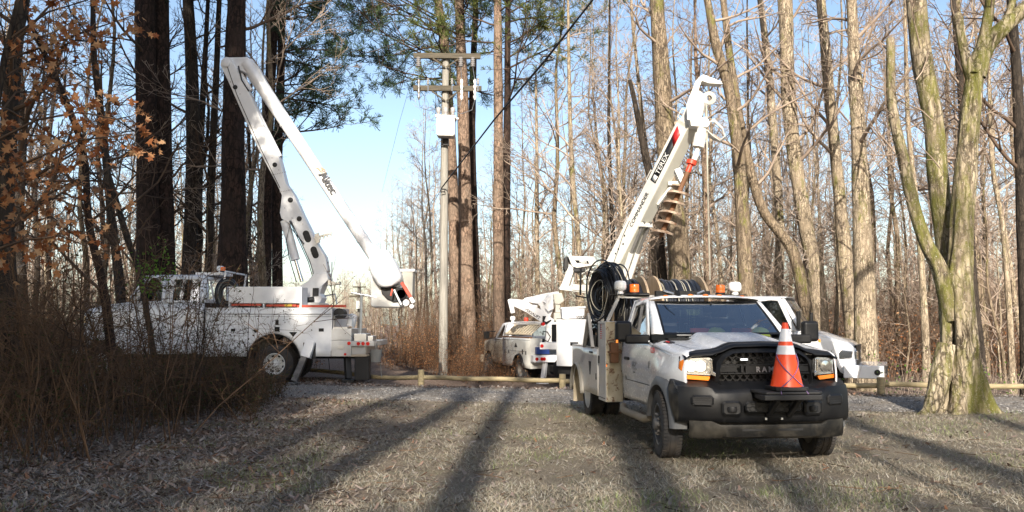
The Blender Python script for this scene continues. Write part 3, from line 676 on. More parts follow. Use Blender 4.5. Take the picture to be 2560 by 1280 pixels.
for j,(x,y,s) in enumerate(((-10.5,-3,1.0),(-13.5,-1,1.0),(-11,-8,1.05),(-11.6,-10,1.05),(-7.7,-12.5,.8),(-6.8,-17,.92),(-5.0,-33,1.0),(-16,-8,1.1),(-18,2,1.0),(-13,-15,1.1),(-9.2,-20,1.15),(-21,-4,1.1),(-9.4,-28,1.1),(-10.3,8.5,1.0),(-12,12.5,1.05),(-11.4,3.5,1.05),(-13.6,15.5,1.0),(-13.2,8,1.1),(-16.5,19,1.0),(-17,12,1.1))):
    place(shp[j%2],x,y,s,j*1.3,'dense pine beside the viewpoint that shades the left bank, one of many','tree','shade pines behind the viewpoint','pine_tree')
for o in protos+sap+dark+shp:
    for ch in list(o.children): bpy.data.objects.remove(ch)
    bpy.data.objects.remove(o)
# ------------------------------------------------------------------ vehicle kit (local frame: x to the vehicle's left, y backwards, z up, front axle at y=0)
def lerp(a,b,t): return a+(b-a)*t
def side_skin(ys,zlo,zup,xf,N=10):
    b=MB(); P=[]
    for y in ys:
        a,c=zlo(y),zup(y)
        for j in range(N+1):
            z=lerp(a,c,j/N); P.append((xf(y,z),y,z))
    b.add(P,[(i*(N+1)+j,i*(N+1)+j+1,(i+1)*(N+1)+j+1,(i+1)*(N+1)+j) for i in range(len(ys)-1) for j in range(N)]); return b
def wheel(parent,x,y,zr,r,wd,rimr,side,rimmat,hub='front',steer=0):
    """one wheel: an Empty-less tyre mesh with its rim as sub-part; side=+1/-1 is the outward x direction"""
    t=MB(); s=side
    t.lathe([(rimr,-wd*.48),(rimr+.02,-wd*.5),(r*.80,-wd*.53),(r*.93,-wd*.5),(r*.985,-wd*.42),(r,-wd*.30),(r,-wd*.16),(r*.982,-wd*.15),(r*.982,-wd*.11),(r,-wd*.10),(r,wd*.10),(r*.982,wd*.11),(r*.982,wd*.15),(r,wd*.16),(r,wd*.30),(r*.985,wd*.42),(r*.93,wd*.5),(r*.80,wd*.53),(rimr+.02,wd*.5),(rimr,wd*.48)],(0,0,0),(s,0,0),64,closed=True)
    for i in range(56):   # shoulder tread lugs
        a=i/56*6.2832
        for q in(-1,1):
            c=Vector((s*q*wd*.36,math.cos(a)*r*.995,math.sin(a)*r*.995)); d=Vector((0,-math.sin(a),math.cos(a))); n=Vector((0,math.cos(a),math.sin(a)))
            t.beam(c-d*.016,c+d*.016,wd*.24,.02,up=n)
    to=t.build('tyre','rubber',parent,smooth=30); to.location=(x,y,zr); to.rotation_euler=(0,0,steer)
    k=MB(); h=wd*.5
    if hub=='front':
        prof=[(rimr,-h*.9),(rimr,h*.9),(rimr-.012,h*.98),(rimr-.03,h*.92),(rimr-.045,h*.30),(rimr*.66,h*.22),(rimr*.56,h*.62),(rimr*.30,h*.72),(rimr*.28,h*1.2),(rimr*.22,h*1.38),(0,h*1.42)]
        lug,lr=(h*.62,rimr*.47)
    else:
        prof=[(rimr,-h*.9),(rimr,h*.9),(rimr-.012,h*.98),(rimr-.03,h*.92),(rimr-.05,h*.1),(rimr*.80,-h*.35),(rimr*.45,-h*.40),(rimr*.40,-h*.1),(rimr*.3,h*.2),(rimr*.26,h*.45),(0,h*.5)]
        lug,lr=(-h*.38,rimr*.60)
    k.lathe(prof,(0,0,0),(s,0,0),40)
    for i in range(10):
        a=i/10*6.2832; c=Vector((s*lug,math.cos(a)*lr,math.sin(a)*lr)); k.lathe([(.017,0),(.017,.05),(.010,.065)],c,(s,0,0),6)
    k.m(1)
    for i in range(8):
        a=(i+.5)/8*6.2832; rr=rimr*.74; c=Vector((s*(h*.27 if hub=='front' else -h*.30),math.cos(a)*rr,math.sin(a)*rr)); k.lathe([(.035,-.01),(.035,.012)],c,(s,0,0),14)
    ko=k.build('rim',[rimmat,'black'],to,smooth=35); return to
def dual(parent,x,y,zr,r,wd,rimr,side,rimmat):
    wheel(parent,x,y,zr,r,wd,rimr,side,rimmat,'rear'); wheel(parent,x-side*(wd+.06),y,zr,r,wd,rimr,side,rimmat,'rear')
def beacon(parent,x,y,z,r=.075,h=.15,mt='orange',nm='beacon'):
    b=MB(); b.lathe([(r*1.08,0),(r*1.08,.025),(r*.9,.03)],(x,y,z),k=24); b.m(1); b.lathe([(r,.03),(r,h*.45),(r*.985,h*.47),(r,h*.5),(r*.99,h-.01),(r*.9,h)],(x,y,z),k=28); return b.build(nm,['black',mt],parent)
def dome(parent,x,y,z,r=.10,nm='strobe_dome'):
    b=MB(); b.lathe([(r*.55,0),(r*.5,.03),(r*.45,.045),(r*.93,.07),(r,.10),(r,.15),(r*.93,.185),(r*.7,.205),(0,.212)],(x,y,z),k=28); return b.build(nm,['domelight'],parent,smooth=60)
def cab_top(root,W,zb,yc,yt,yb,zr,wt,paint_,inner='seat',rear_window=True,second=None,bp=None):
    """greenhouse: windshield, side glass, pillars, roof. W half width at belt, wt half width at roof"""
    zt=zr-.055
    def sx(z): return lerp(W,wt,(z-zb)/(zt-zb))
    bp=bp or yb-.18
    # windshield
    b=MB(); us=np.linspace(-1,1,9); vs_=np.linspace(0,1,5)
    b.grid(lambda u,v:(u*(lerp(W-.17,wt-.05,v)),lerp(yc,yt,v)+.10*u*u*(1-v*.4)-.02*math.sin(v*3.14),lerp(zb+.10,zt-.03,v)),us,vs_)
    b.build('windshield','glass',root,smooth=60)
    f=MB()
    # black frit frame round the windshield
    def wp(u,v,o=0.006): return Vector((u*(lerp(W-.17,wt-.05,v)),lerp(yc,yt,v)+.10*u*u*(1-v*.4)-.02*math.sin(v*3.14)-o,lerp(zb+.10,zt-.03,v)+o*.5))
    n=12; out=[wp(-1+2*i/n,1) for i in range(n)]+[wp(1,1-i/n) for i in range(n)]+[wp(1-2*i/n,0) for i in range(n)]+[wp(-1,i/n) for i in range(n)]
    inn=[wp((-1+2*i/n)*.965,.965) for i in range(n)]+[wp(.965,.965-.91*i/n) for i in range(n)]+[wp((1-2*i/n)*.965,.055) for i in range(n)]+[wp(-.965,.055+.91*i/n) for i in range(n)]
    f.ring(out,inn); f.build('windshield_frit','plastic',root)
    # A pillars, roof rail as swept bars
    for s in(-1,1):
        p=MB(); pts=[]
        for v in np.linspace(0,1,6):
            c=wp(s,v); pts.append(c)
        outer=[Vector((s*sx(c.z),lerp(yc+.12,yt+.10,v)+.06,c.z)) for c,v in zip(pts,np.linspace(0,1,6))]
        inner_=[c+Vector((0,.004,0)) for c in pts]
        vs2=[]; 
        for a,c in zip(inner_,outer): mid=(a+c)/2+Vector((s*.022,-.022,.008)); vs2+= [a,mid,c]
        p.add(vs2,[(i*3+j,i*3+j+1,i*3+j+4,i*3+j+3) for i in range(5) for j in range(2)]); p.build('windshield_pillar',paint_,root,solid=.012,smooth=70)
        # side window frame ring and glass
        def sp_(y,z,o=0): return Vector((s*(sx(z)+o),y,z))
        ws=[(yc+.20,zb+.015,bp-.03)] 
        ya=lerp(yc+.18,yt+.16,0);
        outer2=[(yc+.12+.06,zb),(yt+.16,zt),((yt+bp)/2,zt+.015),(bp+.06,zt),(bp+.09,(zt+zb)/2),(bp+.09,zb),((yt+bp)/2,zb),(lerp(yc+.18,bp,.25),zb)]
        inn2=[(yc+.31,zb+.035),(yt+.235,zt-.075),((yt+bp)/2,zt-.06),(bp-.03,zt-.085),(bp,(zt+zb)/2),(bp,zb+.04),((yt+bp)/2,zb+.035),(lerp(yc+.31,bp,.25),zb+.035)]
        r_=MB(); r_.ring([sp_(*q) for q in outer2],[sp_(*q) for q in inn2]); r_.build('window_frame',paint_,root,solid=.02,smooth=40)
        g_=MB(); g_.add([sp_(*q,-.012) for q in inn2],[tuple(range(8))]); g_.build('side_window','glass',root)
        if second:
            y0,y1=bp+.09,yb
            o2=[(y0,zb),(y0,zt),(y1-.05,zt),(y1,zb)]; i2=[(second[0],zb+.06),(second[0]+.01,zt-.09),(second[1]-.02,zt-.09),(second[1],zb+.06)]
            r2=MB(); r2.ring([sp_(*q) for q in o2],[sp_(*q) for q in i2]); r2.build('rear_pillar',paint_,root,solid=.02)
            g2=MB(); g2.add([sp_(*q,-.012) for q in i2],[(0,1,2,3)]); g2.build('rear_side_window','glass',root)
        else:
            r2=MB(); r2.add([sp_(bp+.09,zb),sp_(bp+.06,zt),sp_(yb-.03,zt),sp_(yb,zb)],[(0,1,2,3)]); r2.build('rear_pillar',paint_,root,solid=.02)
    # roof
    r=MB(); us=np.linspace(-1,1,17); vs_=np.linspace(0,1,9)
    def rf(u,v):
        y=lerp(yt-.015,yb,v); e=abs(u)**6
        return (u*(wt+.004),y+.07*u*u*(1-v),zt+.055*(1-e)*(math.sin(min(1,v*3+.25)*1.57))*(1-max(0,v-.9)*3)+.012*(1-u*u))
    r.grid(rf,us,vs_); r.build('roof',paint_,root,solid=.014,smooth=70)
    # back wall with rear window
    b=MB(); o2=[Vector((-W,yb,zb)),Vector((-wt,yb-.03,zt)),Vector((wt,yb-.03,zt)),Vector((W,yb,zb))]; i2=[Vector((-W*.72,yb,zb+.12)),Vector((-wt*.80,yb-.02,zt-.12)),Vector((wt*.80,yb-.02,zt-.12)),Vector((W*.72,yb,zb+.12))]
    b.ring(o2,i2); b.build('cab_back',paint_,root,solid=.02); g3=MB(); g3.add([q+Vector((0,-.01,0)) for q in i2],[(0,1,2,3)]); g3.build('rear_window','glass',root)
    # interior: floor pan, dash, seats, wheel
    it=MB(); it.box(-W+.06,W-.06,yc+.02,yb-.03,zb-.30,zb-.22); it.box(-W+.10,W-.10,yc+.10,yc+.48,zb-.22,zb+.02)
    for s in(-1,1):
        it.box(s*.45-.25,s*.45+.25,yb-.62,yb-.15,zb-.2,zb-.05); it.box(s*.45-.23,s*.45+.23,yb-.28,yb-.12,zb-.1,zb+.32); it.box(s*.45-.12,s*.45+.12,yb-.26,yb-.16,zb+.34,zb+.52)
    it.build('cab_interior',inner,root,bevel=.03)
    st=MB(); st.lathe([(.17,0),(.19,.012),(.17,.025),(.155,.012)],(.45,yc+.55,zb+.06),(0,-.85,.5),28,closed=True); st.tube([(.45-.16,yc+.55,zb+.06),(.45+.16,yc+.55,zb+.06)],.012,6); st.build('steering_wheel','black',root)
def flatquad(poly,off,name,m_,root,t=.004):
    b=MB(); b.prism(poly,'x',off-t,off+t); return b.build(name,m_,root)

# ================================================================== the foreground service truck
TX,TY,TR=2.88,10.50,R(6.2)
tr=empty('service_truck',(TX,TY,0),TR,'white flatbed service truck with black bumper and lit headlights, nearest the camera','truck')
WB=4.6; RW=.405
def hoodz(x,y):
    t=(y+.66)/1.21; base=lerp(1.325,1.425,smooth(t)*.6+t*.4)
    a=abs(x); pl=1-smooth((a-.36)/.20); base+=pl*lerp(.085,.10,t)
    base+=-.010*math.exp(-((a-.30)/.03)**2)*(1-t)   # crease beside the power bulge
    e=max(0,(a-.80)/.20); base-=.085*e**2.2
    if y<-.5: base-=.045*((-.5-y)/.16)**2
    return base
def Wf(y): return 1.0-.10*max(0,(-.25-y)/.45)**2
def xs_(y,z): 
    t=(z-1.0)/.40
    fl=.045*math.exp(-((y)/.42)**2)*math.exp(-((z-1.02)/.16)**2)
    return Wf(y)-.045*max(0,t)**2-.03*max(0,-t)+fl-(.015 if abs(z-.86)<.012 and y>.7 else 0)
def zup(y): return hoodz(xs_(y,1.25)-.0,y) if y<.55 else lerp(hoodz(.95,.55),1.40,smooth((y-.55)/.25))
def zlo(y):
    r=.49; zb=.60 if y<.5 else .55
    return max(zb,.405+math.sqrt(max(0,r*r-y*y)))
ys=list(np.linspace(-.66,-.50,5))+list(np.linspace(-.485,.485,33))+list(np.linspace(.50,.60,4))+list(np.linspace(.66,2.15,22))
b=MB()
for s in(-1,1):
    sk=side_skin(ys,zlo,zup,lambda y,z:s*xs_(y,z),14); b.add(sk.v,sk.f)
build_lr(b,'body_side','truck_side',tr,solid=.02,smooth=50)
b=MB(); b.grid(lambda u,v:(u*(xs_(v,1.25)),v,hoodz(u*xs_(v,1.25),v)),list(np.linspace(-1,1,61)),list(np.linspace(-.66,.56,26))); b.build('hood','white',tr,solid=.012,smooth=60)
b=MB()
for s in(-1,1):  # hood shut line, door seams
    b.tube([(s*x,y,hoodz(x,y)+.003) for x,y in((.70,-.655),(.74,-.55),(.79,-.3),(.825,0),(.84,.3),(.85,.5))],.006,5)
    b.tube([(s*(xs_(y,z)+.004),y,z) for y,z in((.66,1.36),(.64,1.1),(.63,.8),(.64,.58))],.006,5)
    b.tube([(s*(xs_(y,z)+.004),y,z) for y,z in((1.93,1.39),(1.95,1.1),(1.95,.75),(1.9,.58))],.006,5)
    b.tube([(s*(xs_(y,.83)+.003),y,.83) for y in(.64,1.0,1.5,1.94)],.005,5)
b.build('panel_seam','gap',tr)
b=MB(); b.box(-.93,.93,.46,.62,1.40,1.43); b.box(-.80,.80,.42,.56,1.43,1.455)
b.build('cowl','plastic',tr)
cab_top(tr,.985,1.40,.50,1.18,2.15,2.04,.80,'white')
# things on the dashboard seen through the glass
b=MB(); 
for x,w_ in((-.38,.26),(.20,.28)): b.m(0); b.box(x,x+w_,.78,.84,1.50,1.585)
build_lr(b,'dashboard_papers','redpaint',tr,bevel=.01)
b=MB(); 
for x in(-.02,.60): b.lathe([(.14,0),(.135,.04),(.11,.09),(.06,.12),(0,.13)],(x,.80,1.47),(0,0,1),18)
build_lr(b,'dashboard_hard_hat','hivis',tr,smooth=60)
b=MB(); b.box(-.09,.17,1.10,1.12,1.80,1.87); b.tube([(.03,1.1,1.86),(.03,1.12,1.95)],.012,6); b.build('rear_view_mirror','plastic',tr,bevel=.015)
# fender flares
for s in(-1,1):
    b=MB(); us=np.linspace(.02,math.pi-.10,26); 
    def fl(u,v):
        r=.485+.155*v*(.75+.25*math.sin(u)); y=-r*math.cos(u); z=.405+r*math.sin(u); x=1.0+.085*math.cos(v*1.35)*(1 if v<.99 else .3)
        return (s*(min(x,x) if v<.97 else xs_(y,z)+.002),y*1.02,z)
    b.grid(fl,us,list(np.linspace(0,1,6))); b.grid(lambda u,v:(s*lerp(1.085,.90,v),-(.485)*math.cos(u)*1.02,.405+.485*math.sin(u)),us,[0,1]); b.build('fender_flare',plastic('flare grey' if s<0 else 'flare grey b',(.10,.105,.115),.3),tr,smooth=50)
    b=MB(); b.lathe([(.50,0),(.50,.5)],(s*.42 if s>0 else -.92,0,.405),(1,0,0),40); b.v=[v for v in b.v]; b.f=[f for f in b.f if len(f)==4 and all(b.v[i].z>.40 for i in f)]; b.mi=[0]*len(b.f); b.build('wheel_well','black',tr,fix=False)
# front fascia -------------------------------------------------------
def bend(p):
    x,y,z=p; return (x,y+.135*abs(x)**2.6,z)
ED=[(-.90,1.265),(-.86,1.30),(-.60,1.325),(-.52,1.345),(-.44,1.385),(-.37,1.405),(0,1.415),(.37,1.405),(.44,1.385),(.52,1.345),(.60,1.325),(.86,1.30),(.90,1.265)]
def edge_z(x):
    for (a,za),(c,zc) in zip(ED,ED[1:]):
        if a<=x<=c: return lerp(za,zc,(x-a)/(c-a))
    return 1.265
b=MB(); us=list(np.linspace(-.94,.94,61))
# black brow from hood edge down over grille/headlamps
def brow(u,v):
    z1=edge_z(u)+.012; z0=min(z1-.055,1.262) if abs(u)>.60 else z1-.055
    return Vector((u,-.70-.075*math.sin(v*2.2),lerp(z1,z0,v)))
b.grid(brow,us,[0,.25,.5,.75,1]); b.grid(lambda u,v:Vector((u,lerp(-.70,-.60,v),edge_z(u)+.012+.01*v)),us,[0,1]); b.map(bend); b.build('grille_brow','plastic',tr,solid=.006,smooth=50)
b=MB(); b.prism([(-.96,.90),(-.96,1.24)]+[(x,z-.01) for x,z in ED]+[(.96,1.24),(.96,.90)],'y',-.66,-.60)
# subdivide by rebuilding as strips so it bends
b=MB(); b.grid(lambda u,v:Vector((u,-.655,lerp(.86,edge_z(u)-.005,v))),list(np.linspace(-.965,.965,41)),[0,.5,1]); b.map(bend); b.build('grille_backing','black',tr,solid=.01)
# grille frame: rounded trapezoid ring
GO=[(-.60,.985),(-.585,1.12),(-.57,1.20),(-.52,1.27),(-.42,1.335),(-.30,1.35),(0,1.355),(.30,1.35),(.42,1.335),(.52,1.27),(.57,1.20),(.585,1.12),(.60,.985),(.56,.90),(.48,.865),(0,.86),(-.48,.865),(-.56,.90)]
GI=[(-.565,.995),(-.55,1.12),(-.53,1.185),(-.49,1.245),(-.40,1.298),(-.30,1.308),(0,1.312),(.30,1.308),(.40,1.298),(.49,1.245),(.53,1.185),(.55,1.12),(.565,.995),(.53,.93),(.46,.905),(0,.90),(-.46,.905),(-.53,.93)]
b=MB(); F_=lambda L,y:[Vector((x,y,z)) for x,z in L]
b.ring(F_(GO,-.76),F_(GI,-.80)); b.ring(F_(GI,-.80),F_([(x*.975,1.1+(z-1.1)*.965) for x,z in GI],-.74)); b.ring(F_([(x*1.05,1.1+(z-1.1)*1.1) for x,z in GO],-.68),F_(GO,-.76)); b.map(bend); b.build('grille_frame','plastic',tr,smooth=40)
def inside(x,z,L):
    c=False;n=len(L)
    for i in range(n):
        x1,z1=L[i];x2,z2=L[(i+1)%n]
        if (z1>z)!=(z2>z) and x<(x2-x1)*(z-z1)/(z2-z1)+x1: c=not c
    return c
b=MB()   # wavy honeycomb mesh
def seg2(x0,z0,x1,z1,y=-.725,h=.012):
    if inside((x0+x1)/2,(z0+z1)/2,GI): b.beam((x0,y,z0),(x1,y,z1),.022,h,up=(0,0,1))
pw,ph=.085,.052
for r in range(9):
    z=.885+r*ph; o_=(r%2)*pw/2
    if 1.06<z<1.17: continue
    for c in range(-8,9):
        x=c*pw+o_
        seg2(x-.26*pw,z,x+.26*pw,z); seg2(x+.26*pw,z,x+.5*pw,z+ph*.5); seg2(x-.26*pw,z,x-.5*pw,z+ph*.5)
        seg2(x+.5*pw,z+ph*.5,x+.74*pw,z+ph); seg2(x-.5*pw,z+ph*.5,x-.74*pw,z+ph)
b.map(bend); build_lr(b,'grille_mesh',mat('gloss black grille',(.007,.007,.008),.35,spec=.3),tr,smooth=30,ax=2,mid=1.11)
b=MB()
for z0,z1 in((1.155,1.172),(1.058,1.075)): 
    for i in range(12): x0=-.545+i*1.09/12; b.box(x0,x0+1.09/12,-.775,-.735,z0,z1)
for s in(-1,1): b.prism([(s*.54,1.082),(s*.54,1.148),(s*.34,1.148),(s*.34,1.082)],'y',-.762,-.735); b.prism([(s*.30,1.075),(s*.30,1.155),(s*.27,1.155),(s*.27,1.075)],'y',-.785,-.735)
b.prism([(-.24,1.07),(.24,1.07),(.24,1.16),(-.24,1.16)],'y',-.77,-.735)
b.map(bend); b.build('grille_crossbar','plastic',tr,bevel=.004)
lettering('RAM',.088,'badge',(-.12,-.775,1.083),(1,0,0),(0,0,1),tr,name='grille_lettering',bold=True,depth=.012,spacing=1.45)
for s in(-1,1):
    b=MB(); b.box(s*.27-.055,s*.27+.055,-.80,-.75,1.215,1.245); b.m(1)
    for i in range(4): b.box(s*.27-.040+i*.021,s*.27-.023+i*.021,-.806,-.80,1.221,1.239)
    b.map(bend); b.build('marker_light',['black',mat('white led',(.8,.8,.8),.3,emis=(.9,.95,1),estr=(1.6 if s<0 else .3))],tr)
# headlights
for s in(-1,1):
    hp=[(.605,1.065),(.625,1.10),(.635,1.235),(.66,1.250),(.93,1.235),(.965,1.205),(.975,1.12),(.955,1.075),(.90,1.055),(.66,1.045)]
    def hb(p): 
        x,y,z=bend(p); return (s*x,y+.10*max(0,(abs(p[0])-.80)/.18)**2,z)
    b=MB(); b.prism(hp,'y',-.765,-.70); b.map(hb); h_=b.build('headlight',mat('headlamp housing %d'%s,(.62,.63,.65),.22,.85),tr,smooth=30)
    b=MB()
    if True:
        lit='lamp_lit' if s<0 else 'chrome'
        for cx in(.865,.765):
            b.m(0); b.lathe([(.064,0),(.06,.012),(.0,.02)],(cx,-.765,1.15),(0,-1,0),20)
            b.m(1); b.lathe([(.066,-.005),(.07,.012),(.062,.012),(.06,-.005)],(cx,-.765,1.15),(0,-1,0),24,closed=True)
        b.m(1); rr=random.Random(4)
        for i in range(16):
            x=.652+rr.random()*.05; z=1.07+i*.0105; b.beam((x,-.768,z),(x+.035,-.778,z+.006),.012,.006)
        b.m(2); b.prism([(.955,1.09),(.975,1.12),(.968,1.20),(.935,1.225),(.930,1.10)],'y',-.79,-.765)
    b.map(hb); b.build('headlamp_bulb',[lit,'chrome','amber'],h_,smooth=40)
    b=MB(); b.prism([(.60,1.03),(.60,1.07),(.63,1.09),(.64,1.235),(.655,1.235),(.66,1.06)],'y',-.80,-.76); b.map(hb); b.build('headlamp_trim','chrome',h_,bevel=.004)
    b=MB(); b.prism([(.675,.985),(.655,1.03),(.93,1.045),(.955,1.02),(.94,1.0)],'y',-.775,-.72); b.map(hb); b.build('turn_signal','amber_lit' if s<0 else 'amber',tr,bevel=.004)
# valance under the lamps + bumper
def bb(p):
    x,y,z=p; return (x,y+.21*abs(x)**3.6,z)
prof=[(-.66,.99),(-.74,.975),(-.80,.93),(-.845,.905),(-.905,.885),(-.935,.84),(-.945,.70),(-.94,.58),(-.915,.53),(-.86,.50),(-.78,.49),(-.66,.50)]
b=MB(); b.grid(lambda u,v:Vector((u,prof[int(v)][0]+(.03*math.exp(-((abs(u)-.0)/.42)**4) if 3<v<9 else 0)+(.012 if abs(u)<.62 and 5.5<v<7.5 else 0),prof[int(v)][1]-(.03*smooth((abs(u)-.5)/.15)*0 )+(.035*smooth((abs(u)-.62)/.12) if 2<=v<=4 else 0))),list(np.linspace(-1.035,1.035,61)),list(range(len(prof)))); b.map(bb)
bu=b.build('front_bumper','plastic',tr,smooth=45)
b=MB()   # bumper ends wrapping to the flare
for s in(-1,1):
    e=[bb((s*1.035,y,z)) for y,z in prof]; v0=len(b.v)
    q=[(s*1.06,-.52,.98),(s*1.085,-.50,.93),(s*1.09,-.50,.90),(s*1.09,-.50,.88),(s*1.09,-.50,.86),(s*1.09,-.50,.80),(s*1.085,-.52,.72),(s*1.07,-.56,.62),(s*1.05,-.60,.56),(s*1.04,-.62,.52),(s*1.0,-.6,.5),(s*.98,-.55,.5)]
    b.grid(lambda u,v:Vector(e[int(v)]).lerp(Vector(q[int(v)]),u)+Vector((s*.02*math.sin(u*3.14),0,0)),[0,.33,.66,1],list(range(len(prof))))
build_lr(b,'bumper_corner','plastic_scuff',tr,smooth=60)
b=MB()
def recess(x0,x1,z0,z1,y,fr=.022,inner_=True):
    xs=[x0,x0+.02,(x0+x1)/2,x1-.02,x1]; 
    o_=[(x0,z0+.03),(x0,z1-.03),(x0+.03,z1),(x1-.03,z1),(x1,z1-.03),(x1,z0+.03),(x1-.03,z0),(x0+.03,z0)]
    cx,cz=(x0+x1)/2,(z0+z1)/2; i_=[(cx+(x-cx)*(1-fr*2/(x1-x0)),cz+(z-cz)*(1-fr*2/(z1-z0))) for x,z in o_]
    b.m(0); b.ring([Vector((x,y+.0,z)) for x,z in o_],[Vector((x,y-.014,z)) for x,z in i_]); b.m(1); b.add([Vector((x,y-.006,z)) for x,z in i_],[tuple(range(8))])
recess(-.60,-.37,.60,.77,-.963); recess(.37,.60,.60,.77,-.963); recess(-.34,.34,.635,.765,-.985,.014); recess(-.92,-.68,.70,.83,-.953,.02); recess(.68,.92,.70,.83,-.953,.02)
b.map(bb); b.build('bumper_recess',['plastic','black'],bu,smooth=0)
b=MB()
for s in(-1,1):
    b.lathe([(.055,-.03),(.062,0),(.055,.03),(.040,.03),(.04,-.03)],(s*.485,-.95,.675),(0,0,1),18,closed=True)
b.map(bb); build_lr(b,'tow_hook','black',bu); b=MB()
for s in(-1,1):
    for i in range(4): b.box(min(s*.70,s*.90),max(s*.70,s*.90),-.966,-.955,.715+i*.027,.728+i*.027)
b.map(bb); build_lr(b,'bumper_slat','black',bu)
b=MB()
for r in range(3):
    z=.655+r*.042; o_=(r%2)*.0425
    for c in range(-4,5):
        x=c*.085+o_*1.0
        if abs(x)<.31: b.beam((x-.02,-.995,z),(x+.02,-.995,z),.01,.008); b.beam((x+.02,-.995,z),(x+.0425,-.995,z+.02),.01,.008); b.beam((x-.02,-.995,z),(x-.0425,-.995,z+.02),.01,.008)
b.map(bb); b.build('lower_grille','plastic',bu)
b=MB()
for x in(-.10,.09): b.box(x-.012,x+.012,-.985,-.95,.555,.578)
b.map(bb); build_lr(b,'plate_screw','alu',bu)
b=MB(); pr=[(-.90,.50),(-.925,.49),(-.93,.46),(-.915,.36),(-.89,.335),(-.84,.34)]
b.grid(lambda u,v:Vector((u,pr[int(v)][0]+(.02 if v>3 and abs(u)<.6 else 0),pr[int(v)][1]+(.04*smooth((abs(u)-.60)/.1) if v<1.5 else 0))),list(np.linspace(-.93,.93,41)),list(range(6))); b.map(bb); b.build('air_dam','plastic_scuff',tr,solid=.008,smooth=50)
b=MB(); 
for s in(-1,1): b.box(min(s*.06,s*.36),max(s*.06,s*.36),-.935,-.925,.425,.45)
b.map(bb); build_lr(b,'air_dam_slot','black',tr)
# steps, chassis, axle
b=MB(); b.box(-.45,-.37,-.6,5.2,.55,.72); b.box(.37,.45,-.6,5.2,.55,.72); b.box(-.6,.6,-.6,-.1,.45,.9); b.tube([(-.9,0,.40),(.9,0,.40)],.055,10); b.tube([(-.8,WB,.40),(.8,WB,.40)],.08,10); b.lathe([(.05,-.14),(.17,-.1),(.19,0),(.17,.1),(.05,.14)],(0,WB,.40),(0,1,0),16); b.lathe([(.05,-.12),(.14,-.08),(.15,0),(.14,.08),(.05,.12)],(.25,0,.42),(0,1,0),16); b.box(-.85,-.5,2.6,3.6,.45,.62); b.box(-.9,.9,.6,2.1,.52,.60)
b.build('chassis','black',tr,bevel=.01)
b=MB()
for s in(-1,1): b.tube([(s*1.0,.62,.42),(s*1.04,.75,.38),(s*1.04,1.9,.38),(s*1.0,2.1,.42)],.05,12)
build_lr(b,'running_board',paint('muddy step',(.30,.25,.18),amt=.8,rough=.8,coat=0),tr)
for s in(-1,1):
    wheel(tr,s*.965,0,RW,RW,.235,.262,s,'rim_grey','front',steer=R(-6)); dual(tr,s*.93,WB,RW,RW,.225,.262,s,'rim_white')
# door hardware, writing, badges
b=MB()
for s in(-1,1): b.box(min(s*1.005,s*1.045),max(s*1.005,s*1.045),1.66,1.86,1.12,1.165)
build_lr(b,'door_handle','black',tr,bevel=.012)
def sidetext(s_,size,mt,y,z,x=-1.004,nm='lettering',bold=False): return lettering(s_,size,mt,(x,y,z),(0,-1,0),(0,0,1),tr,name=nm,bold=bold)
sidetext('VEC',.155,'decal_grey',1.52,1.0,-1.010,'door_lettering',True); sidetext('VERNON',.026,'decal_grey',1.46,.95,-1.008,'door_lettering')
sidetext('1219',.10,'decal_red',.56,1.265,-1.006,'unit_number',True)
b=MB(); b.prism([(.64,1.06),(.56,1.06),(.55,1.12),(.59,1.16),(.64,1.12)],'x',-1.022,-1.012); b.build('engine_badge','decal_grey',tr)
hb_=MB(); hb_.add([(x*-1,y,hoodz(x,y)+.012) for x,y in((.865,.10),(.90,.32),(.815,.36),(.80,.14))],[(0,1,2,3)]); hb_.build('hood_badge','decal_black',tr,solid=.01)
lettering('HEAVY DUTY',.03,'decal_red',(-.887,.12,hoodz(.88,.15)+.02),(.05,1,.05),(.8,-.1,.5),tr,name='hood_badge_lettering',bold=True)
# mirrors
for s in(-1,1):
    b=MB(); b.box(min(s*1.20,s*1.42),max(s*1.20,s*1.42),.72,.86,1.40,1.68); mo=b.build('towing_mirror','plastic',tr,bevel=.045,seg=4)
    b=MB(); b.box(min(s*.96,s*1.30),max(s*.96,s*1.30),.70,.80,1.375,1.50); b.build('mirror_arm','plastic',mo,bevel=.03,seg=3)
    b=MB(); b.box(min(s*1.40,s*1.425),max(s*1.40,s*1.425),.712,.73,1.39,1.43); b.m(1); b.box(min(s*1.23,s*1.40),max(s*1.23,s*1.40),.860,.864,1.43,1.66); b.build('mirror_lamp',['amber_lit','chrome'],mo)
# roof lights and antenna
for x in(-.56,-.21,0,.21,.56):
    b=MB(); y=1.25+.06*abs(x)/.5; b.lathe([(.042,0),(.045,.012),(.036,.028),(.018,.036),(0,.037)],(x,y,2.028 if abs(x)<.5 else 2.015),(0,-.1,1),16); b.build('roof_marker_light','amber',tr,smooth=60)
b=MB(); b.prism([(1.22,2.03),(1.36,2.03),(1.33,2.11),(1.30,2.125)],'x',-.42,-.36); b.build('roof_antenna','plastic',tr,bevel=.015)
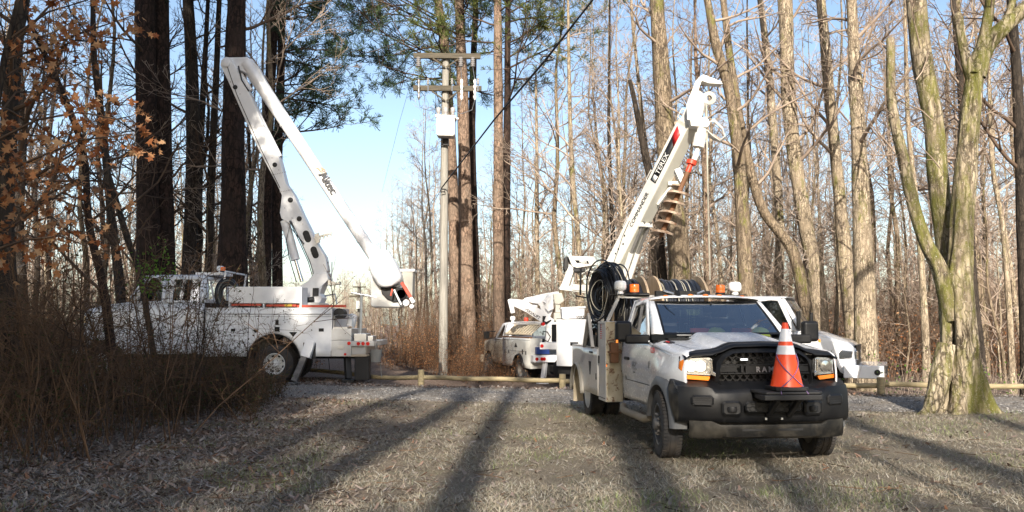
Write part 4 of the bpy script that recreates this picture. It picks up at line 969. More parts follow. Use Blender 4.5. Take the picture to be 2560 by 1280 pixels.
# service body ------------------------------------------------------
BX=1.20
b=MB()
def archpoly(y0,y1,z0,z1,yc,r,zc):
    p=[(y0,z0),(y0,z1),(y1,z1),(y1,z0)]
    arc=[(yc+r*math.cos(a),zc+r*math.sin(a)) for a in np.linspace(0,math.pi,19)]; arc=[(a,max(z0,c)) for a,c in arc]
    return p+arc
for s in(-1,1):
    sk=side_skin([2.9]+list(np.linspace(3.0,WB-.52,6))+list(np.linspace(WB-.51,WB+.51,31))+[WB+.53,5.15],lambda y:max(.50,.42+math.sqrt(max(0,.51**2-(y-WB)**2))),lambda y:1.24,lambda y,z:s*BX,6)
    b.add(sk.v,sk.f)
b.box(-BX,BX,2.9,5.15,1.238,1.262); b.box(-BX,BX,5.13,5.16,.75,1.24)
b.build('service_body','white_dirty',tr,solid=.015,smooth=20)
b=MB()
for s in(-1,1):
    x0,x1=(s*.93,s*BX) if s>0 else (s*BX,s*.93); b.box(x0,x1,2.38,2.9,.45,1.68)
build_lr(b,'tall_cabinet','white_dirty',tr,bevel=.008)
b=MB()
for s in(-1,1): x0,x1=sorted((s*.94,s*(BX-.01))); b.box(x0,x1,2.368,2.38,.46,1.67)
build_lr(b,'cabinet_front_panel','mud',tr)
b=MB()  # door outlines, handles, triangular vent
for s in(-1,1):
    X=s*(BX+.003)
    for (y0,y1,z0,z1) in((2.42,2.87,.50,1.64),(2.93,3.25,.55,1.0),(3.30,3.95,.95,1.2),(2.93,3.9,1.04,1.2)):
        for p,q in(((y0,z0),(y1,z0)),((y1,z0),(y1,z1)),((y1,z1),(y0,z1)),((y0,z1),(y0,z0))): b.beam((X,p[0],p[1]),(X,q[0],q[1]),.006,.008)
b.build('cabinet_seam','gap',tr)
b=MB()
for s in(-1,1):
    a_,c_=sorted((s*BX,s*(BX+.02))); b.box(a_,c_,2.80,2.85,1.02,1.14); b.box(a_,c_,3.3,3.55,1.16,1.19); b.box(a_,c_,3.0,3.04,.75,.85); b.prism([(3.42,1.02),(3.60,1.02),(3.50,.80)],'x',a_,c_)
build_lr(b,'cabinet_latch','black',tr,bevel=.004)
b=MB()
for s in(-1,1):
    b.grid(lambda u,v:(s*(BX+.07*v),WB-(.51+.03*(1-v))*math.cos(u),.42+(.51+.03*(1-v))*math.sin(u)),list(np.linspace(.05,3.09,24)),[0,.4,1]); 
build_lr(b,'rear_fender_flare',plastic('rear flare',(.20,.19,.17),.5),tr,solid=.012,smooth=50)
b=MB()
for s in(-1,1): b.box(min(s*.78,s*1.2),max(s*.78,s*1.2),WB+.50,WB+.515,.22,.9)
build_lr(b,'mud_flap',paint('muddy flap',(.42,.36,.26),amt=.8,rough=.8,coat=0),tr)
# flag decal
b=MB(); X=-BX-.004
b.m(0); b.add([(X,2.60,1.40),(X,2.74,1.40),(X,2.74,1.64),(X,2.60,1.64)],[(0,1,2,3)])
for i in range(4): b.m(1); b.add([(X-.001,2.60,1.41+i*.034),(X-.001,2.74,1.41+i*.034),(X-.001,2.74,1.428+i*.034),(X-.001,2.60,1.428+i*.034)],[(0,1,2,3)])
b.m(2); b.add([(X-.002,2.68,1.535),(X-.002,2.74,1.535),(X-.002,2.74,1.64),(X-.002,2.68,1.64)],[(0,1,2,3)]); b.m(1)
for i in range(3): b.add([(X-.002,2.60,1.545+i*.034),(X-.002,2.68,1.545+i*.034),(X-.002,2.68,1.562+i*.034),(X-.002,2.60,1.562+i*.034)],[(0,1,2,3)])
b.build('flag_decal',['domelight','decal_red','navy'],tr,fix=False)
b=MB(); b.box(-1.14,-1.02,2.27,2.37,1.05,1.36); b.box(-1.17,-.99,2.24,2.37,1.20,1.23); b.tube([(-1.15,2.3,1.3),(-1.2,2.25,1.38),(-1.05,2.25,1.42),(-.98,2.3,1.35)],.012,6); b.build('hanging_tool','rust',tr,bevel=.01)
b=MB(); b.box(-1.196,-1.18,2.36,2.369,.99,1.02); b.build('side_marker','amber_lit',tr)
# rack over the cab
b=MB()
for s in(-1,1):
    b.beam((s*1.15,2.44,1.68),(s*.97,2.44,2.06),.05,.05); b.beam((s*1.15,2.85,1.68),(s*.97,2.85,2.06),.05,.05); b.beam((s*.97,2.40,2.06),(s*.97,2.9,2.06),.05,.05)
b.beam((-.99,2.44,2.06),(.99,2.44,2.06),.05,.05); b.build('headache_rack','white_dirty',tr,bevel=.006)
b=MB(); b.box(-.42,.45,2.30,2.38,2.06,2.15); b.tube([(-.9,2.44,2.09),(-.5,2.36,2.09)],.03,8); b.build('rack_bar','plastic',tr,bevel=.01)
b=MB(); b.tube([(-.30,2.28,2.15),(-.15,2.26,2.10)],.018,6); b.tube([(.22,2.26,2.10),(.34,2.28,2.15)],.018,6); build_lr(b,'rack_strut','alu',tr)
b=MB(); b.box(-1.10,-.66,2.36,2.52,2.085,2.10); b.box(.60,1.05,2.36,2.52,2.085,2.10); build_lr(b,'beacon_plate','plastic',tr)
dome(tr,-.94,2.44,2.10,.095); beacon(tr,-.72,2.44,2.10,.075,.155); beacon(tr,.66,2.44,2.10,.072,.15); dome(tr,.90,2.44,2.09,.10)
b=MB(); b.box(-1.2,-.7,2.92,3.0,1.262,1.6); b.box(-1.18,-.9,3.3,3.9,1.262,1.45); b.box(-1.17,-1.1,2.98,3.06,1.5,1.55); b.build('deck_equipment','black',tr,bevel=.02)
b=MB(); b.box(-1.17,-1.02,3.02,3.12,1.50,1.56); b.build('deck_lamp','red_lens',tr,bevel=.01)
b=MB(); rr=random.Random(9)
for i in range(16):
    x=-1.05-rr.random()*.1; b.tube([(x,3.0+rr.random()*.3,1.62),(x-.02,3.3+rr.random()*.3,1.75-rr.random()*.2),(x-.05,3.7+rr.random()*.3,1.5-rr.random()*.2),(x-.04,3.9+rr.random()*.3,1.28)],.014,5)
b.build('loose_cable','cable',tr)
b=MB()
for s in(-.15,.62):
    pass
for x in(-.32,.66,-1.28): b.beam((x,2.95+.0,1.262),(x,3.25,1.78),.05,.05); b.beam((x,3.65,1.262),(x,3.25,1.78),.05,.05)
b.tube([(-1.30,3.25,1.79),(.72,3.25,1.79)],.028,10); b.build('reel_stand','steel',tr)
# reels and hanging coil rest on the truck: things of their own
def local_w(p): return world_m(tr)@Vector(p)
def reel(x0,x1,lbl):
    o=empty('cable_reel',local_w(((x0+x1)/2,3.25,1.79)),TR,lbl,'cable reel','wooden cable reels on the service truck')
    h=(x1-x0)/2
    for s in(-1,1):
        b=MB(); b.lathe([(.04,-.018),(.64,-.018),(.645,0),(.64,.018),(.04,.018)],(s*h,0,0),(1,0,0),48,closed=True)
        b.build('flange','plank',o,smooth=40)
    b=MB(); rr=random.Random(3); k=0
    b.lathe([(.30,-h+.02),(.30,h-.02)],(0,0,0),(1,0,0),24); 
    for lay in range(3):
        n=int((2*h-.06)/.034)
        for i in range(n):
            x=-h+.04+i*.034+rr.uniform(-.008,.008); R_=.545+.018*lay-.04*rr.random()**2; tl=rr.uniform(-.02,.02); b.m(1 if rr.random()<.16 else 0)
            pts=[(x+tl*math.cos(a)+rr.uniform(-.004,.004),R_*math.cos(a),R_*math.sin(a)) for a in np.linspace(0,6.283,40)]
            b.tube(pts,.017 if b.cur==0 else .008,6,cap=False)
    b.build('wound_cable',['cable','cable_pale'],o,smooth=60); return o
reel(-1.02,-.42,'wooden reel of black cable behind the service truck side window, left of the other reel')
reel(-.20,.56,'wooden reel of black cable above the middle of the service truck roof')
co=empty('cable_coil',local_w((-1.02,3.0,2.10)),TR,'large hanging coil of black cable beside the service truck cab','cable coil')
b=MB(); rr=random.Random(12)
for i in range(150):
    b.m(1 if rr.random()<.10 else 0)
    ox,oz=rr.gauss(0,.085),0; R_=.335+rr.gauss(0,.075); ecc=1.02+rr.uniform(-.05,.1); ph=rr.random()*6
    pts=[(ox+.03*math.sin(a*2+ph),R_*math.cos(a)*.92,R_*ecc*math.sin(a)) for a in np.linspace(0,6.283,36)]
    b.tube(pts,.013 if b.cur==0 else .007,5,cap=False)
cc=b.build('coil_strands',['cable','cable_pale'],co,smooth=60); cc.rotation_euler=(0,0,R(16))
# traffic cone lashed to the bumper
cx,cy=.10,-1.10
cr=empty('traffic_cone',local_w((cx,cy,.90)),TR,'orange traffic cone with two white collars standing on the service truck bumper','traffic cone')
b=MB(); b.lathe([(.178,.0),(.172,.025),(.032,.70),(.030,.712),(.0,.712)],(0,0,.045),k=40); b.build('cone_body','cone',cr,smooth=50)
def rc(h): return lerp(.172,.032,(h-.025)/.675)
b=MB()
for a_,c_ in((.435,.535),(.575,.665)) : pass
b.lathe([(rc(.50)+.002,.50),(rc(.642)+.002,.642)],(0,0,.045),k=40); b.build('reflective_collar','collar',cr,smooth=50)
b=MB(); b.lathe([(rc(.355)+.002,.355),(rc(.455)+.002,.455)],(0,0,.045),k=40); b.build('reflective_collar','collar',cr,smooth=50)
b=MB(); b.prism([(-.19,-.15),(-.15,-.19),(.15,-.19),(.19,-.15),(.19,.15),(.15,.19),(-.15,.19),(-.19,.15)],'z',0,.045); b.build('cone_base','black',cr,bevel=.01)
b=MB()
for s in(-1,1):
    pts=[]
    for i in range(14):
        t=i/13; a=-1.57+s*lerp(1.5,-.75,t); h=lerp(.36,-.01,t); r=rc(max(.03,h))+.012 if h>.02 else .2; pts.append((r*math.cos(a),r*math.sin(a),.045+h))
    pts.append((pts[-1][0]-s*.02,-.21,-.03)); b.tube(pts,.006,6)
b.build('lashing_cord',mat('purple cord',(.16,.10,.22),.8),cr)
# cone shelf is a part of the truck
b=MB(); b.prism([(-.22,-1.30),(.40,-1.30),(.46,-1.22),(.46,-.88),(-.24,-.88),(-.26,-1.22)],'z',.862,.895); b.prism([(-.24,-1.31),(.42,-1.31),(.46,-1.24),(.42,-.88),(-.2,-.88),(-.27,-1.24)],'z',.80,.862); b.beam((-.05,-1.2,.80),(-.05,-.93,.60),.06,.05); b.beam((.2,-1.2,.80),(.2,-.93,.60),.06,.05); b.build('bumper_shelf','black',tr,bevel=.012)
# ================================================================== the big bucket truck on the left
AX,AY=-10.95,24.1
al=empty('bucket_truck',(AX,AY,0),-math.pi/2,'white bucket truck with raised folded boom, parked behind the brush at left','truck')
AW=4.39
def simple_cab(root,W,yf,yc,yb,z0,zn,zc,zb,rw,paint_,gr='plastic',wellr=None):
    """hooded cab lower body; axle at y=0"""
    wr=wellr or rw+.12
    def zl(y): return max(z0,rw+math.sqrt(max(0,wr*wr-y*y)))
    def zu(y): return lerp(zn,zc,smooth((y-yf)/(yc-yf)))-.14*max(0,(yf+.25-y)/.25)**2 if y<yc else lerp(zc,zb,smooth((y-yc)/.2))
    def xf(y,z): return W-.16*max(0,(yf+.5-y)/.5)**2-.05*max(0,(z-zb+.35)/.35)**2
    ys=list(np.linspace(yf,-wr-.005,5))+list(np.linspace(-wr+.005,wr-.005,25))+list(np.linspace(wr+.01,yb,14))
    b=MB()
    for s in(-1,1):
        sk=side_skin(ys,zl,zu,lambda y,z:s*xf(y,z),8); b.add(sk.v,sk.f)
    build_lr(b,'body_side',paint_,root,solid=.02,smooth=50)
    b=MB(); b.grid(lambda u,v:(u*xf(v,zn),v,zu(v)+.06*(1-abs(u)**3)-.02*abs(u)**8),list(np.linspace(-1,1,25)),list(np.linspace(yf,yc+.12,14))); b.build('hood',paint_,root,solid=.012,smooth=60)
    b=MB(); b.box(-W+.18,W-.18,yf-.02,yf+.03,z0+.05,zn-.05); b.build('grille',gr,root,bevel=.02)
    b=MB(); b.box(-W+.02,W-.02,yf-.28,yf-.06,z0-.08,z0+.22); b.build('front_bumper',paint_,root,bevel=.03)
    b=MB()
    for s in(-1,1): b.prism([(s*(W-.50),zn-.42),(s*(W-.13),zn-.40),(s*(W-.13),zn-.18),(s*(W-.50),zn-.2)],'y',yf-.035,yf+.06)
    build_lr(b,'headlight','chrome',root,bevel=.02)
    b=MB(); b.box(-W*.9,W*.9,yf+.1,yb,z0-.05,z0+.02); b.box(-.45,-.37,yf,yb+4.5,z0-.15,z0+.05); b.box(.37,.45,yf,yb+4.5,z0-.15,z0+.05); b.box(-W*.85,W*.85,-.62,.62,rw+.3,z0+.2); b.tube([(-W+.1,0,rw),(W-.1,0,rw)],.06,8); b.build('chassis','black',root)
    b=MB()
    for s in(-1,1):
        for y in(yc+.25,yb-.12): b.tube([(s*(xf(y,zb-.2)+.012),y,z) for z in(z0+.05,zb-.02)],.006,4)
    build_lr(b,'door_seam','gap',root)
def mirrorpair(root,W,y,z,h=.4):
    for s in(-1,1):
        b=MB(); b.box(min(s*(W+.2),s*(W+.42)),max(s*(W+.2),s*(W+.42)),y,y+.09,z,z+h); m_=b.build('side_mirror','plastic',root,bevel=.03)
        b=MB(); b.tube([(s*(W-.05),y+.05,z+.03),(s*(W+.3),y+.04,z+.02)],.018,6); b.tube([(s*(W-.05),y+.05,z+h),(s*(W+.3),y+.04,z+h-.02)],.018,6); b.build('mirror_bracket','plastic',m_)
simple_cab(al,1.08,-.62,.50,2.75,.80,2.05,2.20,2.22,.53,'white')
cab_top(al,1.06,2.22,.50,.95,2.75,3.02,.94,'white',second=(1.85,2.6),bp=1.55)
mirrorpair(al,1.06,.45,2.25)
wheel(al,1.02,0,.53,.53,.28,.30,1,'rim_white','front'); wheel(al,-1.02,0,.53,.53,.28,.30,-1,'rim_white','front')
dual(al,1.00,AW,.53,.53,.27,.30,1,'rim_white'); dual(al,-1.00,AW,.53,.53,.27,.30,-1,'rim_white')
for o in al.children:      # the long cab sits forward of the body
    if o.type=='MESH' and abs(o.location.y-AW)>.5: o.location.y-=.36
b=MB(); b.tube([(-.9,AW,.53),(.9,AW,.53)],.1,10); b.lathe([(.06,-.16),(.2,-.1),(.22,0),(.2,.1),(.06,.16)],(0,AW,.53),(0,1,0),14); b.build('rear_axle','black',al)
# utility body sides
b=MB(); wr=.74
for s in(-1,1):
    sk=side_skin([2.48,2.9]+list(np.linspace(3.1,AW-wr-.01,4))+list(np.linspace(AW-wr+.004,AW+wr-.004,35))+[AW+wr+.01,5.2,5.96],lambda y:max(.74,.62+math.sqrt(max(0,wr*wr-(y-AW)**2))) ,lambda y:2.07,lambda y,z:s*(1.2 if z<1.9 else 1.2-.012),8); b.add(sk.v,sk.f)
b.box(-1.2,1.2,2.48,5.96,2.05,2.075); b.box(-1.2,1.2,5.94,5.97,.9,2.05); b.box(-1.2,1.2,2.9,2.93,.9,2.05); b.build('utility_body','white_boom',al,solid=.015,smooth=20)
b=MB()
for s in(-1,1): b.grid(lambda u,v:(s*(1.2+.05*v-.25*(1-v)),AW-(wr-.01)*math.cos(u),.62+(wr-.01)*math.sin(u)),list(np.linspace(.1,3.04,26)),[0,1])
build_lr(b,'wheel_arch_trim','black',al,solid=.02,smooth=60)
b=MB(); X=1.204
def seam(y0,z0,y1,z1,t=.008): b.beam((X,y0,z0),(X,y1,z1),t,t)
seam(2.9,1.90,5.96,1.90,.014); seam(2.9,1.83,5.96,1.83,.008)
for y in(3.6,5.15): seam(y,.76 if y>5.1 else 1.30,y,1.83)
seam(3.6,1.52,5.15,1.44); seam(4.0,1.83,4.0,1.46); seam(2.95,1.3,3.6,1.3)
b.build('door_seam','gap',al)
b=MB()
for y0,z0,w_,h_ in((4.42,1.60,.09,.14),(5.62,1.42,.14,.09),(4.40,1.42,.14,.13),(3.2,1.42,.12,.08)): b.box(1.2,1.22,y0,y0+w_,z0,z0+h_)
b.prism([(3.78,1.48),(3.98,1.48),(3.88,1.38)],'x',1.2,1.215); b.prism([(4.80,1.41),(5.03,1.41),(4.92,1.27)],'x',1.2,1.215); b.build('door_latch','plastic',al,bevel=.006)
# long tray on top with orange hot sticks below it
b=MB(); b.box(.55,1.19,3.10,5.13,2.20,2.66); b.box(.55,1.19,3.10,3.16,2.08,2.2); b.box(.55,1.19,5.07,5.13,2.08,2.2); b.box(.55,1.19,4.05,4.10,2.08,2.2); b.build('top_tray','white_boom',al,bevel=.01)
b=MB(); b.box(1.10,1.185,3.18,4.0,2.13,2.19); b.box(1.10,1.185,4.14,4.98,2.11,2.17); b.box(1.10,1.185,5.0,6.35,2.09,2.155); b.build('hot_stick_rail','redpaint',al,bevel=.005)
b=MB(); b.box(1.12,1.19,4.66,4.86,2.115,2.172); b.build('rail_decal','yellow',al)
b=MB()
for i in range(9): b.box(.9,1.15,3.3+i*.2,3.45+i*.2,2.075,2.10+.03*math.sin(i*2.1))
b.build('tray_contents','black',al)
# tail shelf
b=MB(); b.box(.2,1.2,5.97,6.52,.74,1.18); b.box(.2,1.2,5.97,6.52,1.19,1.5); b.box(-1.2,-.2,5.97,6.52,.74,1.5); b.box(-1.2,1.2,6.52,7.15,1.02,1.16); b.box(-1.1,1.1,6.5,6.9,.80,1.02); b.build('tail_shelf','white_dirty',al,bevel=.01)
b=MB(); b.lathe([(.05,0),(.05,.02)],(1.2,6.46,1.10),(1,0,0),14); b.lathe([(.035,0),(.035,.02)],(1.2,6.36,.80),(1,0,0),14); 
for i in range(3): b.lathe([(.05,0),(.05,.02)],(1.2,6.72+i*.13,1.09),(1,0,0),14)
b.build('tail_lamp','red_lens',al)
b=MB(); b.box(1.2,1.22,6.15,6.32,.95,1.05); b.build('tail_latch','alu',al); b=MB(); b.box(.7,1.15,6.0,6.4,1.5,1.55); b.tube([(1.1,6.0,1.5),(1.1,6.02,1.85),(1.1,6.1,1.88),(1.1,6.5,1.88),(1.1,6.55,1.5)],.02,6); b.build('grab_rail','alu',al)
b=MB(); b.lathe([(.02,-.25),(.14,-.24),(.15,.2),(.02,.22)],(.9,6.15,1.92),(1,0,0),16); b.build('rolled_blanket','black',al,smooth=60)
b=MB(); b.lathe([(.12,-.15),(.13,.15),(.05,.2)],(.8,6.45,1.72),(0,.2,1),16); b.build('water_cooler','white_boom',al,smooth=60)
b=MB(); b.box(.3,1.0,6.55,6.9,1.16,1.36); b.box(.5,1.1,6.95,7.1,1.16,1.3); b.build('tail_box','alu',al,bevel=.01)
b=MB(); b.tube([(.95,6.72,.95),(.95,6.74,2.45)],.035,8); b.tube([(.95,6.45,2.5),(.95,7.15,2.38)],.03,6); b.build('tool_post','alu',al)
b=MB()
for s in(-1,1):
    b.beam((s*.9,6.35,.78),(s*1.0,6.42,.12),.16,.16); b.box(min(s*.8,s*1.15),max(s*.8,s*1.15),6.26,6.6,.02,.1)
build_lr(b,'rear_stabiliser','black',al,bevel=.01)
b=MB(); b.box(.75,1.1,6.6,7.0,.08,.72); b.build('crib_block','black',al,bevel=.02)
b=MB(); b.box(.72,1.15,6.42,6.95,.72,.80); b.build('outrigger_pad','cream',al,bevel=.03)
b=MB(); b.lathe([(.13,0),(.17,.34),(.16,.34),(.12,.01)],(1.05,7.18,.58),(0,0,1),18); b.tube([(.9,7.18,.9),(.98,7.18,1.12),(1.2,7.18,.9)],.008,5); b.tube([(1.0,7.3,.55),(1.0,7.34,.15)],.008,4); b.build('canvas_bucket',mat('grey canvas',(.20,.20,.19),.9),al,smooth=50)
# main outrigger on the near side
b=MB(); b.beam((1.22,5.42,1.16),(1.30,5.30,.72),.26,.28,up=(1,0,0)); b.build('outrigger_housing','white_boom',al,bevel=.01)
b=MB(); b.box(1.14,1.21,5.2,5.55,.70,1.12); b.build('outrigger_recess','black',al)
b=MB(); b.beam((1.28,5.36,.98),(1.50,5.05,.08),.16,.18,up=(1,0,0)); b.prism([(4.92,.02),(5.2,.02),(5.2,.06),(4.92,.06)],'x',1.36,1.66); b.build('outrigger_leg',paint('scuffed black steel',(.05,.05,.055),(.5,.5,.5),.6,.35),al,bevel=.008)
# pedestal and booms, traced at the truck's centre plane
def pp(poly,D,t,b=None):
    b=b or MB(); q=[at(x,y,D) for x,y in poly]; n=len(q)
    b.add([p+Vector((0,-t/2,0)) for p in q]+[p+Vector((0,t/2,0)) for p in q],[tuple(range(n)),tuple(range(2*n-1,n-1,-1))]+[(i,(i+1)%n,n+(i+1)%n,n+i) for i in range(n)]); return b
def ptube(pts,D,r,b=None,k=12,D2=None):
    b=b or MB(); n=len(pts); return b.tube([at(x,y,D if D2 is None else lerp(D,D2,i/(n-1))) for i,(x,y) in enumerate(pts)],r,k)
D=24.1
pp([(790,686),(823,682),(827,700),(812,716),(805,734),(812,745),(807,757),(770,760),(742,757),(746,722),(775,705)],D,.62).build('turret','white_boom',al,True,bevel=.02)
pp([(700,760),(810,757),(812,772),(700,772)],D,1.2).build('turret_base','white_dirty',al,True,bevel=.02)
pp([(782,720),(797,720),(796,740),(781,740)],D-.34,.02).build('warning_decal','decal_black',al,True)
b=MB(); ptube([(752,752),(785,748)],D-.38,.08,b); b.build('swing_motor','black',al,True,bevel=.01)
lb=[(556,167),(560,154),(570,147),(584,150),(600,184),(629,238),(703,399),(719,460),(738,487),(762,540),(783,582),(797,611),(817,643),(823,678),(810,690),(790,688),(775,651),(754,603),(735,566),(708,548),(704,534),(709,490),(695,460),(650,375),(610,285),(576,208)]
low=pp(lb,D,.42).build('lower_boom','white_boom',al,True,bevel=.025)
b=MB()
for x,y,r in((588,218,.055),(687,412,.055),(726,500,.06),(748,547,.06),(767,592,.07),(786,632,.07)):
    c=at(x,y,D-.215); b.lathe([(r*1.0,-.012),(r*1.25,-.008),(r*1.25,.01)],c,(0,1,0),20)
b.build('boom_opening','black',low,True)
def slot(x0,y0,x1,y1,r):
    dx,dy=x1-x0,y1-y0; L=math.hypot(dx,dy); dx/=L;dy/=L; a0=math.atan2(dy,dx)
    return [(x1+r*math.cos(a0+t),y1+r*math.sin(a0+t)) for t in np.linspace(-1.57,1.57,9)]+[(x0-r*math.cos(a0+t),y0-r*math.sin(a0+t)) for t in np.linspace(-1.57,1.57,9)]
pp(slot(765,584,770,598,8),D-.213,.012).build('boom_slot','black',low,True); pp(slot(784,624,789,638,8),D-.213,.012).build('boom_slot','black',low,True)
b=MB()
for (x0,y0,x1,y1) in((681,437,715,430),(700,480,733,474)):
    for i in range(9): b.lathe([(.012,-.006),(.012,.006)],at(lerp(x0,x1,i/8),lerp(y0,y1,i/8),D-.212),(0,1,0),6)
for (x,y) in((576,205),(600,235),(590,260),(680,395),(697,425),(740,480),(712,520),(757,560),(730,545)): b.lathe([(.014,-.01),(.014,.006)],at(x,y,D-.212),(0,1,0),6)
b.build('bolt_row','steel',low,True)
b=MB(); ptube([(603,186),(628,226)],D,.06,b); ptube([(610,215),(700,392)],D-.02,.075,b,12); b.build('upper_boom_cylinder','white_boom',al,True,smooth=50)
pp([(566,150),(575,147),(622,146),(648,168),(684,236),(670,250),(650,226),(620,188),(602,178),(590,186),(572,178)],D+.02,.30).build('boom_elbow','white_boom',al,True,bevel=.03)
b=MB(); b.lathe([(.11,-.26),(.13,-.25),(.13,.25),(.11,.26)],at(572,163,D),(0,1,0),24); b.build('elbow_pin','white_boom',al,True)
ub=MB(); ptube([(617,158),(700,284),(935,641)],D+.02,[.215,.19,.175],ub,28); ub=ub.build('upper_boom','white_boom',al,True,smooth=60)
b=MB()
for x,y in((714,306),(904,594)):
    dx,dy=.55,.835; c=at(x,y,D+.02); q=at(x+dx*6,y+dy*6,D+.02); b=MB(); b.tube([c,q],.198 if x<800 else .186,28); b.build('boom_clamp','white_boom',ub,True)
q0=at(800,420,D-.19); q1=at(834,472,D-.19); rt=(q1-q0).normalized()
lettering('Altec',.34,'decal_black',at(795.5,436,D-.205),rt,Vector((-rt.z,0,rt.x))*-1 if False else Vector((-rt.z,0,rt.x)),ub,True,'boom_lettering',True)
b=MB(); 
for i in range(3):
    u=.05*i; c=at(790,421.5,D-.182); up=Vector((-rt.z,0,rt.x)); 
    p0=c+rt*(.00+u)+up*(.0+u*.4); p1=p0+rt*.05+up*.16; p2=p1+rt*.10; b.tube([p0,p1,p2,p2-up*.12],.010,5)
b.build('boom_emblem','decal_gold',ub,True)
b=MB()
for i in range(3): ptube([(741,705),(722,640+i*8),(716+i*3,600),(724,566),(760-i*3,610)] if i==0 else [(792-i*4,700),(779-i*4,655),(757-i*4,606),(730-i*3,552)],D-.24,.014,b,6)
ptube([(566,160),(592,236),(652,372),(700,470)],D-.225,.010,b,5); ptube([(596,165),(604,200),(622,228)],D-.2,.022,b,6); b.build('hydraulic_hose','black',low,True,smooth=60)
b=MB(); b.box(1.2,1.206,3.15,3.5,1.55,1.7); b.build('body_decal','decal_grey',al)
# lift cylinder
b=MB(); ptube([(712,552),(739,650)],D-.05,.13,b,20); b.build('lift_cylinder','white_boom',al,True)
b=MB(); ptube([(739,650),(755,704)],D-.05,.05,b,14); b.build('lift_rod','chrome',al,True)
# boom tip cover, buckets, jib
tip=pp([(921,652),(940,632),(961,621),(974,631),(993,662),(1009,695),(1001,708),(982,717),(960,721),(946,712),(931,690)],D,.62).build('boom_tip_cover','white_boom',al,True,bevel=.13,seg=5)
bk=pp([(929,684),(931,766),(938,769),(1008,769),(1012,740),(1004,700)],D+.35,.62).build('bucket',paint('grey white bucket',(.60,.60,.585),amt=.25,rough=.5,coat=.1),al,True,bevel=.05,seg=3)
pp([(950,712),(985,716),(1008,722),(1010,752),(985,756),(968,748),(955,735)],D+.03,.10).build('bucket_pocket','black',bk,True,bevel=.02)
pp([(1008,678),(1036,678),(1034,742),(1012,750)],D+.5,.6).build('second_bucket','beige',al,True,bevel=.03)
b=MB(); pp([(1004,674),(1040,674),(1040,681),(1004,681)],D+.5,.66,b); b.build('bucket_rim','white_boom',al,True,bevel=.015)
b=MB(); b.beam(at(1004,706,D-.34),at(1030,748,D-.34),.09,.12,up=(0,1,0)); b.beam(at(981,722,D-.3),at(977,740,D-.3),.05,.05,up=(0,1,0)); b.build('jib','redpaint',al,True,bevel=.01)
b=MB(); b.beam(at(1027,744,D-.34),at(1035,757,D-.34),.10,.15,up=(0,1,0)); b.lathe([(.09,-.1),(.09,.1)],at(1016,757,D-.34),(0,1,0),18); b.lathe([(.06,-.12),(.06,.12)],at(1030,766,D-.34),(0,1,0),14); b.tube([at(985,724,D-.32),at(1003,762,D-.32)],.03,8); b.build('jib_winch','white_boom',al,True,bevel=.008)
b=MB(); 
for r in(.16,.13,.10): b.lathe([(r,-.04),(r+.025,0),(r,.04)],at(1003,735,D-.2),(0,1,0),28)
b.build('hose_loop','black',al,True,smooth=60)
b=MB(); b.beam(at(786,596,D-.3),at(830,582,D-.3),.06,.05,up=(0,1,0)); 
for i in range(4): b.beam(at(798+i*9,592-i*3,D-.3),at(801+i*9,599-i*3,D-.3),.05,.03,up=(0,1,0))
pp([(787,586),(797,582),(800,606),(790,610)],D-.3,.1,b); b.build('hose_bracket','alu',al,True)
b=MB(); ptube([(829,700),(830,655)],D-.2,.02,b,6); pp([(823,700),(845,708),(850,704),(851,711),(822,714)],D-.2,.3,b); ptube([(833,770),(836,712)],D-.2,.012,b,5); ptube([(812,740),(838,735),(842,760)],D-.3,.025,b,6); b.build('turret_step','alu',al,True)
# crew cab roof kit
b=MB(); b.box(-.3,.5,1.9,2.7,3.02,3.10); b.tube([(.9,2.8,2.3),(.9,2.9,3.1),(-.9,2.9,3.1),(-.9,2.8,2.3)],.03,8); b.build('roof_rack','white_boom',al,bevel=.02); beacon(al,.7,2.75,3.10,.07,.14,'orange'); dome(al,.2,2.5,3.1,.1)
def coil(loc,rz,R0,r0,n,lbl,seed,rad=.016):
    o=empty('cable_coil',loc,rz,lbl,'cable coil'); b=MB(); rr=random.Random(seed)
    for i in range(n):
        b.m(1 if rr.random()<.15 else 0); ox=rr.gauss(0,r0*.45); R_=R0+rr.gauss(0,r0*.35)
        b.tube([(ox,R_*math.cos(a)*.8,R_*1.1*math.sin(a)) for a in np.linspace(0,6.283,28)],rad,5,cap=False)
    b.build('coil_strands',['cable','cable_pale'],o,smooth=60); return o
coil(Vector((AX+2.95,AY-.85,2.48)),R(-60),.30,.12,44,'black cable coil hanging behind the cab of the left bucket truck',3)

# ================================================================== the digger derrick truck behind the service truck
XX,XY=8.04,21.7
tx=empty('digger_truck',(XX,XY,-.30),R(64),'white digger derrick truck with raised lettered boom and auger, behind the service truck','truck')
simple_cab(tx,1.12,-.92,.25,2.2,.72,1.46,1.72,1.76,.50,'white')
cab_top(tx,1.10,1.76,.25,.66,2.2,2.65,.98,'white',bp=1.45)
mirrorpair(tx,1.10,.30,1.80,.45)
b=MB(); b.box(-1.22,1.22,-1.55,-.64,.62,.93); b.build('front_winch_bumper','white',tx,bevel=.02)
b=MB(); b.lathe([(.07,0),(.07,.012),(.05,.012),(.05,.0)],(-1.222,-1.40,.77),(-1,0,0),20,closed=True); b.lathe([(.05,-.01),(.05,.004)],(-1.222,-1.40,.77),(-1,0,0),20); b.box(-1.15,-.9,-1.62,-1.55,.75,.92); b.build('bumper_eye','black',tx)
b=MB(); b.prism([(-.86,1.28),(-.62,1.30),(-.40,1.12),(-.55,1.06),(-.84,1.10)],'x',-1.12,-1.02); b.build('side_headlight','chrome',tx,bevel=.02)
